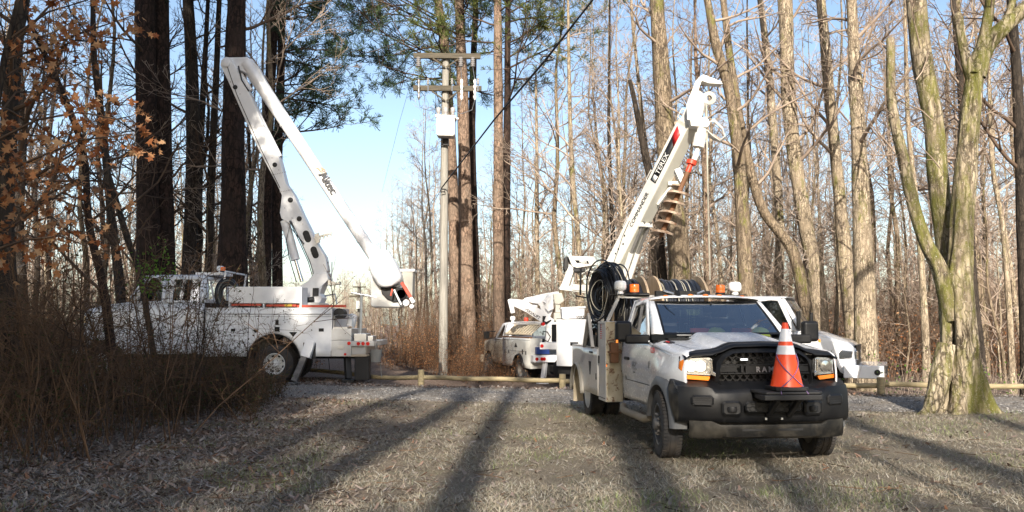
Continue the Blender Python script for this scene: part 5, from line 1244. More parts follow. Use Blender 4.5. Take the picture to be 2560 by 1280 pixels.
for s in(-1,1): wheel(tx,s*1.0,0,.50,.50,.28,.29,s,'rim_white','front'); dual(tx,s*1.0,5.2,.50,.50,.27,.29,s,'rim_white')
b=MB(); b.box(-1.2,1.2,2.5,6.1,.95,1.35); b.box(-1.2,-.75,2.5,4.4,.95,2.05); b.box(.75,1.2,2.5,6.1,.95,2.05); b.box(-1.15,1.15,6.1,7.5,1.20,1.40); b.build('utility_body','white_boom',tx,bevel=.015)
b=MB(); b.box(-1.22,-.62,6.0,6.95,.74,2.06); b.build('rear_cabinet','white_boom',tx,bevel=.012)
b=MB(); b.box(-1.235,-1.22,6.28,6.52,1.32,1.42); b.box(-1.2,-.6,6.0,6.95,2.065,2.085); b.build('cabinet_latch','decal_black',tx,bevel=.004)
b=MB(); b.lathe([(.05,0),(.05,.02)],(-1.15,7.42,1.30),(-1,0,0),16); b.build('tail_lamp','red_lens',tx)
b=MB(); b.lathe([(.30,-.05),(.36,0),(.36,.06),(.30,.1)],(-.7,6.9,.62),(-1,0,0),28); b.box(-1.0,1.0,6.4,7.0,.5,.75); b.tube([(-1,5.2,.5),(1,5.2,.5)],.09,8); b.build('rear_undercarriage','black',tx,bevel=.01)
b=MB(); b.box(-.95,-.70,7.0,7.22,1.42,1.92); b.build('fuel_can','plastic',tx,bevel=.03)
b=MB(); b.box(-.45,.45,5.0,5.9,1.35,2.6); b.lathe([(.55,0),(.55,.12),(.5,.16)],(0,5.4,2.6),(0,0,1),32); b.build('pedestal','derrick',tx,bevel=.03)
# boom
Bp=at(1522,705,24.0); Tp=at(1738,275,21.5); ax=(Tp-Bp).normalized(); sx_=ax.cross(Vector((0,0,1))).normalized(); uz_=sx_.cross(ax)
if sx_.y>0: sx_=-sx_
if uz_.z>0: un=-uz_
else: un=uz_     # underside normal
bm1=MB(); bm1.beam(Bp,Bp+ax*((Tp-Bp).length*.93),.46,.50,wd2=.40,hg2=.44); bm=bm1.build('main_boom','beige',tx,True,bevel=.015)
b=MB(); b.beam(Bp+ax*.3+sx_*.232,Tp-ax*.5+sx_*.204,.02,.47,wd2=.02,hg2=.42); b.build('boom_side_plate','derrick',bm,True,bevel=.004)
b=MB(); b.beam(Tp-ax*.45,Tp+ax*.30,.34,.36); b.build('inner_boom','derrick',tx,True,bevel=.012)
LB=(Tp-Bp).length
def bp_(t,side=0,under=0): return Bp+ax*(LB*t)+sx_*side+un*under
so=.222
b=MB(); q=[bp_(.60,so+.012,.10),bp_(.80,so+.008,.10),bp_(.84,so+.006,-.03),bp_(.84,so+.006,-.12),bp_(.60,so+.012,-.12)]; b.add(q,[(0,1,2,3,4)]); b.build('boom_decal','decal_black',bm,True,solid=.004)
b=MB(); q=[bp_(.80,so+.011,.10),bp_(.87,so+.008,.10),bp_(.90,so+.006,-.12),bp_(.84,so+.009,-.12)]; b.add(q,[(0,1,2,3)]); b.build('boom_decal','decal_red',bm,True,solid=.004)
b=MB(); q=[bp_(.605,so+.017,.07),bp_(.635,so+.017,.07),bp_(.635,so+.017,-.07),bp_(.605,so+.017,-.07)]; b.add(q,[(0,1,2,3)]); b.build('boom_emblem','domelight',bm,True,solid=.003)
lettering('TEREX',.215,'domelight',bp_(.645,so+.020,.075),ax,-un,bm,True,'boom_lettering',False)
lettering('COMMANDER',.17,'decal_black',bp_(.34,so+.022,.06),ax,-un,bm,True,'boom_lettering',False)
b=MB()
for t in(.58,.30):   # rope guides standing off the top of the boom
    b=MB(); p=bp_(t,0,-.25); b.tube([p+sx_*.1,p+sx_*.1-un*.12,p+sx_*.1-un*.12+ax*.3,p+sx_*.1+ax*.3],.014,6); b.build('rope_guide','derrick',bm,True)
b=MB(); p=bp_(.93,0,-.22); b.tube([p+sx_*.1,p+sx_*.1-un*.13,p+sx_*.1-un*.13+ax*.25,p+sx_*.1+ax*.25],.014,6)
b.build('rope_guide','derrick',bm,True)
b=MB()
for t in(.2,.24,.28): b.lathe([(.02,0),(.03,.01)],bp_(t,so+.015,.05*math.sin(t*60)),sx_,8)
b.tube([bp_(.12,so+.02,.05),bp_(.2,so+.05,.0),bp_(.27,so+.02,-.1),bp_(.36,so+.02,-.12)],.008,5)
for t in(.08,.12,.17): q=bp_(t,so+.012,-.05); b.lathe([(.03,0),(.03,.006)],q,sx_,5)
b.build('boom_fitting','black',bm,True)
b=MB()
for o_ in(-.13,.13):
    b.tube([bp_(.0,o_,.48)+Vector((.05,0,-.1)),bp_(.22,o_,.36)],.075,16)
b.build('lift_cylinder','derrick',tx,True)
b=MB()
for o_ in(-.13,.13): b.tube([bp_(.22,o_,.36),bp_(.40,o_,.27)],.045,12)
b.build('lift_rod','steel',tx,True)
b=MB(); b.beam(bp_(.38,-.22,.27),bp_(.38,.22,.27),.14,.12); b.build('cylinder_mount','derrick',tx,True,bevel=.02)
b=MB(); b.beam(bp_(.62,-.1,.24),bp_(.62,-.1,.24)+Vector((.45,-.1,.0)),.12,.1); b.beam(bp_(.50,-.1,.24),bp_(.60,-.1,.24)+Vector((.12,0,0)),.10,.08); b.build('boom_bracket','derrick',tx,True,bevel=.01); b=MB(); b.beam(at(1692,425,21.5),at(1708,460,21.4),.16,.22,up=(0,1,0)); b.build('auger_bracket','derrick',tx,True,bevel=.01)
# boom tip sheaves
b=MB(); Dt=21.35
pp([(1718,300),(1716,262),(1738,205),(1748,192),(1756,196),(1745,228),(1760,262),(1752,300)],Dt-.16,.05,b); pp([(1718,300),(1716,262),(1738,205),(1748,192),(1756,196),(1745,228),(1760,262),(1752,300)],Dt+.16,.05,b)
pp([(1748,194),(1756,190),(1800,207),(1804,214),(1770,212),(1750,205)],Dt,.28,b); pp([(1722,300),(1762,296),(1772,312),(1764,322),(1724,318)],Dt,.36,b); b.build('boom_tip_frame','derrick',tx,True,bevel=.008)
b=MB()
for (x,y,r,o_) in((1743,243,.17,-.07),(1772,246,.18,.05),(1733,275,.10,0)):
    b.lathe([(r,-.04),(r*.9,-.03),(r*.9,.03),(r,.04),(r*.4,.05),(r*.4,-.05)],at(x,y,Dt+o_),(0,1,0),28,closed=True)
b.build('sheave','beige',tx,True,smooth=40)
b=MB()
for i in range(4):
    pts=[(1764,306+i*2),(1785,304-i*2),(1806,322-i),(1812,340+i*2),(1800,352+i),(1782,340+i*3),(1768,326+i*2)]; ptube(pts,Dt-.1+.05*i,.018,b,6)
b.build('hydraulic_hose','derrick',tx,True,smooth=60)
b=MB(); ptube([(1755,322),(1750,345)],21.2,.12,b,16); ptube([(1752,335),(1745,368)],21.2,.155,b,20); ptube([(1745,368),(1741,384)],21.2,.06,b,12); ptube([(1741,384),(1735,400)],21.2,.075,b,12); b.build('auger_motor','derrick',tx,True,smooth=40)
b=MB(); ptube([(1730,402),(1727,411)],21.2,.13,b,20); ptube([(1727,411),(1719,430)],21.2,.07,b,14); b.build('auger_coupling','red',tx,True,smooth=40)
A0=at(1719,430,21.2); A1=at(1653,588,21.2); aa=(A1-A0).normalized(); e1=aa.orthogonal().normalized(); e2=aa.cross(e1); LA=(A1-A0).length
b=MB(); b.tube([A0,A1],.065,14); b.tube([A1,A1+aa*.10],[.06,.01],10); au=b.build('auger_shaft','rust',tx,True,smooth=50)
b=MB(); N=150; ring=[]
for i in range(N+1):
    t=i/N; a=t*5.2*6.2832; r=.285 if t>.04 else .285*t/.04; c=A0+aa*(LA*(.20+.80*t)); d=e1*math.cos(a)+e2*math.sin(a); ring+= [c+d*.06,c+d*r,c+d*r+aa*.055,c+d*.06+aa*.02]
b.add(ring,[(i*4+j,i*4+(j+1)%4,(i+1)*4+(j+1)%4,(i+1)*4+j) for i in range(N) for j in range(4)]); b.build('auger_flight',wood('worn auger steel',(.17,.09,.05),(.50,.42,.33),(1,1,1),5,.2),au,True,smooth=40)
b=MB(); ptube([(1766,262),(1769,450),(1775,700)],21.3,.022,b,8); b.build('winch_line',mat('pale rope',(.42,.40,.33),.8),tx,True)
# operator console seat
b=MB(); Dc=24.2
pp([(1418,642),(1482,644),(1490,664),(1440,672),(1428,668)],Dc,.75,b); pp([(1424,660),(1436,672),(1422,715),(1500,722),(1500,738),(1398,724)],Dc-.3,.06,b); pp([(1396,722),(1425,680),(1436,676),(1430,722)],Dc+.2,.5,b); pp([(1430,712),(1500,716),(1498,734),(1428,726)],Dc,.75,b); b.build('operator_console','derrick',tx,True,bevel=.015)
b=MB(); pp([(1410,645),(1418,642),(1420,672),(1412,680),(1408,672)],Dc+.1,.5,b); pp([(1430,672),(1462,672),(1462,681),(1432,681)],Dc-.1,.5,b); b.build('console_seat','black',tx,True,bevel=.02)
b=MB(); ptube([(1452,672),(1451,738)],Dc-.42,.03,b,8); ptube([(1440,740),(1478,746),(1500,748)],Dc-.4,.022,b,6); b.build('console_post','plastic',tx,True)
b=MB(); rr=random.Random(5)
for i in range(14): x=1448+rr.random()*40; y=678+rr.random()*34; b.lathe([(.05,0),(.05,.10),(.03,.13)],at(x,y,Dc-.2+rr.random()*.4),(rr.random()-.5,rr.random()-.5,1),10)
ptube([(1450,688),(1470,674),(1492,690)],Dc-.3,.02,b,6); ptube([(1446,700),(1468,694),(1490,706)],Dc-.3,.02,b,6); b.build('valve_bank','derrick',tx,True)
b=MB(); q=[at(1437,650,Dc-.385),at(1470,652,Dc-.385),at(1473,659,Dc-.385),at(1442,657,Dc-.385)]; b.add(q,[(0,1,2,3)]); b.build('console_decal','decal_black',tx,True,solid=.006)
lettering('TEREX',.075,'domelight',at(1448,656.5,Dc-.392),(1,0,-.05),(0,0,1),tx,True,'console_lettering',True)
b=MB(); b.box(-1.0,-.9,6.95,7.02,1.7,1.76); b.build('console_reflector','red_lens',tx)
# line bucket of the digger truck is stowed beside it: white fibreglass bucket with lettering
bk=pp([(1402,771),(1460,769),(1458,798),(1404,798)],23.8,.62).build('stowed_bucket','white_boom',tx,True,bevel=.03)
b=MB(); pp([(1400,769),(1462,766),(1462,771),(1400,774)],23.8,.68,b); b.build('bucket_rim','white_boom',bk,True,bevel=.01)
lettering('VERSALIFT',.11,'decal_black',at(1440,796,23.48),(1,0,0),(0,0,1),bk,True,'bucket_lettering',True)

# ================================================================== the small bucket truck between pole and digger truck
VX,VY=.03,32.5
ve=empty('small_bucket_truck',(VX,VY,gz(VX,VY)),R(200),'small tan and white bucket truck with stowed boom, right of the utility pole','truck')
simple_cab(ve,1.0,-.90,.55,1.85,.55,1.30,1.42,1.42,.42,'cream')
cab_top(ve,.98,1.42,.55,1.0,1.85,2.05,.80,'white_boom',bp=1.5)
mirrorpair(ve,.98,.6,1.42,.28)
for s in(-1,1): wheel(ve,s*.96,0,.42,.42,.24,.26,s,'rim_grey','front'); dual(ve,s*.93,3.6,.42,.42,.23,.26,s,'rim_grey')
b=MB()
for s in(-1,1):
    sk=side_skin([1.95,2.4,2.9]+list(np.linspace(3.6-.52,3.6+.52,21))+[4.2,4.72],lambda y:max(.50,.42+math.sqrt(max(0,.52**2-(y-3.6)**2))),lambda y:1.50,lambda y,z:s*1.1,6); b.add(sk.v,sk.f)
b.box(-1.1,-.7,1.95,4.72,1.48,1.5); b.box(.7,1.1,1.95,4.72,1.48,1.5); b.box(-.7,.7,1.95,4.9,.85,.9); b.box(.7,1.1,4.70,4.73,.5,1.5); b.box(-1.1,-.7,4.70,4.73,.5,1.5); b.box(.68,.7,1.95,4.72,.85,1.5); b.box(-.7,-.68,1.95,4.72,.85,1.5)
b.build('service_body',paint('light grey body',(.60,.60,.57),amt=.3,rough=.45),ve,solid=.012,smooth=20)
b=MB(); X=1.105
for y in(2.35,2.75,4.22): b.beam((X,y,.55),(X,y,1.47),.012,.012)
b.beam((X,2.75,1.05),(X,4.22,1.05),.01,.01); b.beam((X,1.97,1.44),(X,4.7,1.44),.01,.01)
for y,z in((2.2,.95),(2.6,.95),(4.3,.95)): b.box(1.1,1.12,y,y+.06,z,z+.12)
b.prism([(3.2,1.18),(3.5,1.18),(3.35,1.34)],'x',1.1,1.112); b.box(1.1,1.112,3.95,4.05,.95,1.12); b.build('body_latch','gap',ve)
b=MB()
b.grid(lambda u,v:(1.1+.05*v,3.6-.52*math.cos(u),.42+.52*math.sin(u)),list(np.linspace(.2,2.94,18)),[0,1]); b.build('wheel_arch_trim','black',ve,solid=.02)
b=MB(); b.box(-1.1,1.1,4.73,5.0,.72,.95); b.build('rear_bumper','white_boom',ve,bevel=.01)
b=MB()
for x in(.98,.80,.72): b.lathe([(.055,0),(.055,.02)],(x,5.0,.83),(0,1,0),14)
b.lathe([(.06,0),(.06,.02)],(.72,4.74,1.25),(0,1,0),14); b.lathe([(.06,-.05),(.06,.05)],(.6,4.6,1.98),(0,1,0),14); b.build('tail_lamp','red_lens',ve)
b=MB(); b.box(.5,.95,4.75,4.95,.98,1.22); b.build('blue_cooler','blue',ve,bevel=.02)
b=MB()
for s in(-1,1): b.beam((s*.62,4.85,.75),(s*.75,4.95,.05),.14,.14); b.box(min(s*.6,s*.95),max(s*.6,s*.95),4.85,5.1,.0,.05)
build_lr(b,'outrigger_leg','white_boom',ve,bevel=.01)
b=MB(); b.box(-.6,.6,4.0,4.8,.3,.7); b.tube([(-.9,3.6,.42),(.9,3.6,.42)],.08,8); b.box(.78,1.08,4.13,4.15,.15,.5); b.build('rear_undercarriage','black',ve)
dome(ve,.55,1.5,2.06,.1); beacon(ve,.05,1.6,2.06,.08,.16,'red')
# slanted ladder on the body side
b=MB(); 
for x in(.62,1.02): b.tube([(x,1.9,1.62 if x>.9 else 1.95),(x,4.6,1.62 if x>.9 else 1.95)],.03,8)
for i in range(10): y=2.05+i*.27; b.tube([(.62,y,1.95),(1.02,y,1.62)],.03,6)
b.build('side_ladder',mat('tan fibreglass',(.50,.42,.30),.6),ve)
b=MB(); b.box(.98,1.1,1.9,4.6,1.5,1.55); b.build('ladder_shelf','rust',ve)
Dv=28.6
pp([(1306,752),(1312,745),(1366,733),(1393,729),(1398,733),(1396,748),(1384,752),(1382,775),(1372,800),(1358,796),(1352,778),(1350,766),(1344,760),(1332,758)],Dv,.34).build('upper_boom','white_boom',ve,True,bevel=.02)
b=MB(); pp([(1269,750),(1275,747),(1310,750),(1362,780),(1385,800),(1380,822),(1362,812),(1318,782),(1284,766),(1288,782),(1277,784)],Dv-.22,.22,b); lo=b.build('lower_boom','white_boom',ve,True,bevel=.015)
q=at(1312,770,Dv-.34); lettering('VERSALIFT',.13,'decal_black',at(1311,775,Dv-.335),at(1345,796,Dv-.34)-at(1313,776,Dv-.34),(0,0,1),lo,True,'boom_lettering',True)
b=MB(); ptube([(1322,766),(1344,766)],Dv,.07,b,14); ptube([(1364,760),(1378,742)],Dv-.2,.14,b,16); pp([(1364,745),(1382,735),(1384,772),(1370,780),(1362,770)],Dv-.26,.14,b); b.build('boom_fitting','white_boom',ve,True,bevel=.02)
b=MB(); pp([(1384,782),(1404,782),(1404,802),(1384,802)],Dv-.2,.4,b); pp([(1382,735),(1404,732),(1410,752),(1398,762),(1386,760)],Dv-.1,.3,b); pp([(1388,760),(1400,762),(1402,782),(1388,782)],Dv-.1,.22,b); b.build('rotator','beige',ve,True,bevel=.025)
b=MB(); rr=random.Random(2)
for i in range(3): ptube([(1358+i*3,790),(1357,802+i*3),(1366,806+i*2),(1378,800)],Dv-.35,.02,b,6)
ptube([(1357,838),(1358,828),(1368,830),(1376,842),(1370,854),(1360,850)],Dv-.3,.022,b,6); b.build('hydraulic_hose','black',ve,True)
pp([(1366,800),(1394,796),(1400,858),(1362,858)],Dv,.6).build('pedestal','white_boom',ve,True,bevel=.02)
pp([(1381,826),(1405,824),(1407,856),(1380,857)],Dv-.5,.16).build('fuel_can','plastic',ve,True,bevel=.03)

# ================================================================== utility poles and wires
def crossarm(root,x0,x1,y,h,D,th=.12):
    return pp([(x0,y-h/2-.6),(x1,y-h/2+1),(x1,y+h/2+1),(x0,y+h/2-.6)],D,th).build('crossarm','arm',root,True,bevel=.01)
DP=31
pb=at(1108,930,DP); pb.z=gz(pb.x,pb.y)-.05
up=empty('utility_pole',pb,0,'weathered wooden utility pole with two crossarms and a pale transformer','utility pole')
b=MB(); b.tube([pb]+[at(x,y,DP) for x,y in((1109,700),(1111,400),(1113,250),(1115,137))],[.17,.16,.145,.135,.125],20); b.build('pole','pole',up,True,smooth=60)
crossarm(up,1034,1201,140,13,DP-.20); crossarm(up,1033,1204,221,13,DP-.20)
b=MB(); b.beam(at(1080,228,DP-.26),at(1113,252,DP-.2),.05,.05,up=(0,1,0)); b.beam(at(1146,228,DP-.26),at(1116,252,DP-.2),.05,.05,up=(0,1,0)); b.beam(at(1082,146,DP-.26),at(1113,168,DP-.2),.05,.05,up=(0,1,0)); b.beam(at(1146,148,DP-.26),at(1116,168,DP-.2),.05,.05,up=(0,1,0)); b.build('crossarm_brace','arm',up,True)
def insul(x,y0,y1,r=.07,D=DP-.3,m_='porcelain',n=5):
    b=MB(); p0=at(x,y0,D); p1=at(x,y1,D); L=(p1-p0).length; pr=[]
    for i in range(n): pr+= [(r*.45,L*(i)/n),(r,L*(i+.35)/n),(r*.95,L*(i+.55)/n)]
    pr.append((r*.3,L)); b.lathe(pr,p0,(p1-p0),14); return b.build('insulator',m_,up,True,smooth=50)
for x in(1046,1152,1182): insul(x,143,168,.10)
for x,m_ in((1047,'steel'),(1154,'domelight'),(1187,'domelight')): insul(x,198,250,.06,DP-.34,m_,4)
for x in(1070,1130,1195): insul(x,196,212,.055,n=3); 
b=MB(); 
for x in(1070,1130,1195): ptube([(x,210),(x,228)],DP-.28,.03,b,6)
ptube([(1047,168),(1046,200)],DP-.3,.012,b,5); ptube([(1152,168),(1154,200)],DP-.3,.012,b,5); ptube([(1182,168),(1187,200)],DP-.3,.012,b,5)
ptube([(1047,250),(1050,268),(1070,276),(1095,272)],DP-.4,.012,b,5); ptube([(1154,250),(1150,265),(1138,262),(1131,275),(1152,285),(1180,275),(1187,250)],DP-.4,.012,b,5); b.build('jumper_wire','alu',up,True)
tf=pp([(1092,295),(1138,297),(1138,340),(1134,344),(1096,343),(1092,339)],DP-.48,.55).build('transformer','trafo',up,True,bevel=.04)
b=MB(); pp([(1090,291),(1140,293),(1140,299),(1090,297)],DP-.48,.6,b); ptube([(1138,296),(1146,297)],DP-.48,.05,b); b.build('transformer_lid','trafo',tf,True,bevel=.01)
b=MB()
for x in(1096,1114,1132):
    p=at(x,293,DP-.5); b.lathe([(.045,0),(.075,.04),(.05,.07),(.075,.11),(.05,.14),(.08,.20),(.085,.34),(.04,.38)],p,(0,0,1),14)
b.build('bushing','porcelain',tf,True,smooth=50)
pp([(1107,344),(1122,344),(1121,364),(1108,364)],DP-.15,.3).build('transformer_bracket','black',up,True)
b=MB(); ptube([(1102,470),(1101,560),(1101,700)],DP-.1,.02,b,6); ptube([(1104,364),(1124,364)],DP-.2,.02,b,6); b.build('conduit','steel',up,True)
b=MB(); P=[at(1104,470,DP-.2),at(1235,300,27),at(1362,152,24),at(1480,2,21.5),at(1640,-210,18),at(1800,-420,15)]; b.tube(P[:3],[.026,.030,.038],8); b.tube(P[2:],[.038,.028,.026,.024],8); b.tube([at(1395,110,23.2),at(1440,52,22.3),at(1470,12,21.7)],.012,6)
wc=b.build('overhead_cable','cable',smooth=60); tag(wc,'thick black service cable running from the utility pole up out of the photo','cable')
b=MB(); b.tube([at(1352,147,24),at(1358,139,24),at(1375,139,24),at(1384,144,24),at(1381,149,24),at(1370,149,24),at(1360,153,24)],.045,8); lg=b.build('cable_loop','cable',smooth=60); tag(lg,'dark snubbing loop clamped on the thick service cable','cable clamp')
b=MB(); b.tube([at(1103,474,DP-.2),at(1060,545,40),at(985,668,70)],.012,5); b.tube([at(1046,140,DP),at(1000,300,42),at(955,480,60)],.008,4); ww=b.build('thin_wire','steel'); tag(ww,'thin wire sloping from the utility pole over the clearing','wire')
b=MB(); b.tube([at(1100,478,DP-.2),at(1103,472,DP-.3),at(1112,474,DP-.3),at(1112,479,DP-.3),at(1102,480,DP-.3)],.02,6); b.build('cable_hook','black',up,True)
# far pole in the clearing
DF=62; fb=at(898,905,DF); fb.z=gz(fb.x,fb.y)
fp=empty('utility_pole',fb,0,'distant pale utility pole standing in the clearing behind the bucket truck tail','utility pole')
b=MB(); b.tube([fb,at(898,706,DF)],[.17,.13],12); b.build('pole','pole',fp,True,smooth=60)
pp([(873,739),(938,735),(938,740),(873,744)],DF-.2,.1).build('crossarm','arm',fp,True); pp([(882,716),(915,716),(915,719),(882,719)],DF-.2,.1).build('crossarm','arm',fp,True)
b=MB(); pp([(892,752),(905,752),(905,772),(892,772)],DF-.4,.5,b); b.build('transformer','trafo',fp,True)

# ================================================================== log rail fences along the drive
def log_fence(name,label,posts,rails,rz_=.22):
    root=empty(name,(posts[0][0],posts[0][1],gz(*posts[0][:2])),0,label,'fence')
    for (x,y,h) in posts:
        b=MB(); z=gz(x,y); b.lathe([(.085,-.1),(.085,h-.01),(.075,h)],(x,y,z),(0,0,1),16); b.build('post','rail',root,True,smooth=40)
    for (x0,y0,x1,y1,dz) in rails:
        b=MB(); n=8; pts=[(lerp(x0,x1,i/n),lerp(y0,y1,i/n),gz(lerp(x0,x1,i/n),lerp(y0,y1,i/n))+dz+.008*math.sin(i*1.7)) for i in range(n+1)]; b.tube(pts,.062,12); b.build('rail','rail',root,True,smooth=50)
log_fence('log_fence','low log rail fence beside the left bucket truck, running past the utility pole',
  [(-2.42,22.2,.44),(-7.4,26.4,.40),(1.3,21.5,.40)],[(-7.4,26.4,-2.5,22.35,.24),(-2.34,22.2,1.25,21.6,.24),(1.3,21.55,4.4,20.9,.22)])
log_fence('log_fence','low sunlit log rail fence beside the big mossy tree at right',
  [(8.62,19.5,.40),(4.4,20.6,.40),(14.6,18.2,.38)],[(4.4,20.6,8.6,19.58,.20),(8.66,19.5,11.6,18.95,.24),(11.65,18.95,14.6,18.2,.24)])
b=MB(); b.tube([(10.9,17.75,gz(10.9,17.75)+.06),(12.0,17.7,gz(12,17.7)+.09)],[.07,.05],8); lo_=b.build('cut_log','plank',smooth=50); tag(lo_,'short cut log lying on the verge in front of the right fence','log')
# ------------------------------------------------------------------ small growing and fallen things
def scatter_quads(n,region,size,tilt,asp,rg,lift=.0):
    """n loose quads lying on the ground inside region(rg,n)->x,y ; numpy throughout"""
    x,y=region(rg,n); n=len(x)
    z=np.array([gz(a,b)+(.035*noise.noise(Vector((a*.5,b*.5,0)))+.02*noise.noise(Vector((a*1.7,b*1.7,3))) if abs(a)<30 else 0) for a,b in zip(x,y)])
    yaw=rg.uniform(0,6.283,n); ti=rg.uniform(tilt[0],tilt[1],n); ro=rg.normal(0,.35,n)
    L=rg.uniform(size[0],size[1],n); W=L*rg.uniform(asp[0],asp[1],n)
    d=np.stack([np.cos(yaw)*np.cos(ti),np.sin(yaw)*np.cos(ti),np.sin(ti)],1); s_=np.stack([-np.sin(yaw)*np.cos(ro),np.cos(yaw)*np.cos(ro),np.sin(ro)],1)
    p=np.stack([x,y,z+lift+rg.uniform(0,.008,n)],1); d*=L[:,None]; s_*=W[:,None]/2
    return np.stack([p-s_,p+s_,p+d+s_*.35,p+d-s_*.35],1),p
def view_region(y0,y1,fn,bias=1.6,side=.66):
    def f(rg,n):
        y=y0+(y1-y0)*rg.random(n*4)**bias; x=rg.uniform(-1,1,n*4)*(y*side+.8); k=fn(x,y,rg); return x[k][:n],y[k][:n]
    return f
rg=np.random.default_rng(31)
def grassness(x,y): return 1/(1+np.exp(-(x+4.0)*1.2))
nz=lambda x,y,f,o: np.array([noise.noise(Vector((a*f,b*f,o))) for a,b in zip(x,y)])
def on_road(x,y): ry=19.35-.23*x; return np.abs(y-ry)<1.75
bare=lambda x,y:np.clip(.62+2.2*nz(x,y,.9,2)+.9*nz(x,y,3.1,5),.12,1)
tm=TM(); Q,_=scatter_quads(170000,view_region(6.6,19.5,lambda x,y,r:(r.random(len(x))<(.12+.88*grassness(x,y))*bare(x,y))&~on_road(x,y)),(.025,.08),(.05,.8),(.07,.13),rg); tm.quads(Q)
o=tm.build('dry_grass','grassb',smooth=False); tag(o,'frosted dry tan grass covering the lawn in front of the trucks','grass',kind='stuff')
def green(x,y,r): return (nz(x,y,.55,7)>.20)&(r.random(len(x))<grassness(x+1,y))&~on_road(x,y)
tm=TM(); Q,_=scatter_quads(14000,view_region(6.6,18.5,green),(.03,.08),(.4,1.2),(.06,.11),rg); tm.quads(Q)
o=tm.build('green_grass','grassg',smooth=False); tag(o,'patches of dull green grass among the frosted lawn','grass',kind='stuff')
def leafy(x,y,r): return (r.random(len(x))<(.035+.965*(1-grassness(x-.4,y)))*np.where(on_road(x,y),.10,1))
tm=TM(); Q,_=scatter_quads(46000,view_region(6.6,22.5,leafy,1.5),(.035,.10),(-.15,.6),(.25,.6),rg); tm.quads(Q)
Q,_=scatter_quads(9000,lambda r,n:(r.uniform(-8,14,n),np.zeros(n)),(.03,.08),(-.1,.6),(.3,.7),rg) if False else (Q,0)
def verge(r,n):
    x=r.uniform(-8,14,n); return x,21.3-.23*x+r.uniform(-.15,2.4,n)
Q,_=scatter_quads(15000,verge,(.04,.10),(-.1,.7),(.3,.7),rg); tm.quads(Q)
o=tm.build('fallen_leaves','litter',smooth=False); tag(o,'curled fallen leaves carpeting the left bank and the fence line','leaves',kind='stuff')
def roadr(r,n):
    x=r.uniform(-10,14,n); return x,19.35-.23*x+r.uniform(-2.0,2.0,n)
tm=TM(); Q,_=scatter_quads(26000,roadr,(.015,.04),(-.2,.5),(.6,1.1),rg,.012); tm.quads(Q)
o=tm.build('loose_gravel','stone',smooth=False); tag(o,'loose pale stones scattered over the gravel drive','gravel',kind='stuff')

# fallen twigs on the lawn
tm=TM()
for i in range(420):
    y=6.8+12*rg.random()**1.4; x=rg.uniform(-1,1)*(y*.64+.5)
    if rg.random()<.5 and x>-1: continue
    if on_road(np.array([x]),np.array([y]))[0]: continue
    a=rg.uniform(0,6.28); L=rg.uniform(.08,.5); z=gz(x,y)+.03; d=np.array([math.cos(a),math.sin(a),rg.normal(0,.06)]); p=np.array([x,y,z]); s_=np.array([-d[1],d[0],.1])*L*rg.normal(0,.12)
    tm.tube([p,p+d*L*.35+s_,p+d*L*.7,p+d*L+s_],[.005,.004,.003,.002],4)
    if L>.3: tm.tube([p+d*L*.4+s_,p+d*L*.6-s_*2,p+d*L*.8-s_*3],[.003,.002,.0015],3)
o=tm.build('fallen_twigs','brush'); tag(o,'fallen twigs lying on the leafy lawn','twigs',kind='stuff')

# tangled stems: brush on the left bank and undergrowth in the woods
def stem(tm,rg,x,y,z,h,r,lean=.12,twigs=6,lf=None,tl=.35):
    n=5; d=nrm(np.array([rg.normal(0,lean),rg.normal(0,lean),1])); p=np.array([x,y,z-.05]); pts=[p]
    for i in range(n): d=nrm(d+rg.normal(0,.10,3)); p=p+d*h/n; pts.append(p)
    pts=np.array(pts); tm.tube(pts,np.linspace(r,r*.35,n+1),3)
    for i in range(twigs):
        t=rg.uniform(.15,.98)*n; k=min(n-1,int(t)); q=pts[k]+(pts[k+1]-pts[k])*(t-k); dd=nrm(rg.normal(0,1,3)*np.array([1,1,.6])+np.array([0,0,.55])); L=tl*h*rg.uniform(.3,1.1)
        m_=q+dd*L*.5; e=m_+nrm(dd+rg.normal(0,.35,3))*L*.5; tm.tube([q,m_,e],[r*.5,r*.35,r*.2],3)
        for j in range(2):
            d3=nrm(dd+rg.normal(0,.7,3)); tm.tube([m_,m_+d3*L*.22,m_+nrm(d3+rg.normal(0,.3,3))*L*.45],[r*.32,r*.25,r*.15],3)
            if lf is not None: lf.append(m_+d3*L*.3)
        if lf is not None: lf.append(e); lf.append(m_)
def leaves(tm,rg,pos,size,asp=.55):
    P=np.array(pos); n=len(P); a=rg.normal(0,1,(n,3)); a/=np.linalg.norm(a,axis=1,keepdims=True); b_=np.cross(a,rg.normal(0,1,(n,3))); b_/=np.linalg.norm(b_,axis=1,keepdims=True)
    L=rg.uniform(*size,n)[:,None]; a*=L; b_*=L*asp*.5; tm.quads(np.stack([P,P+a*.5+b_,P+a,P+a*.5-b_],1))
tm=TM(); lf=[]; rg=np.random.default_rng(8); k=0
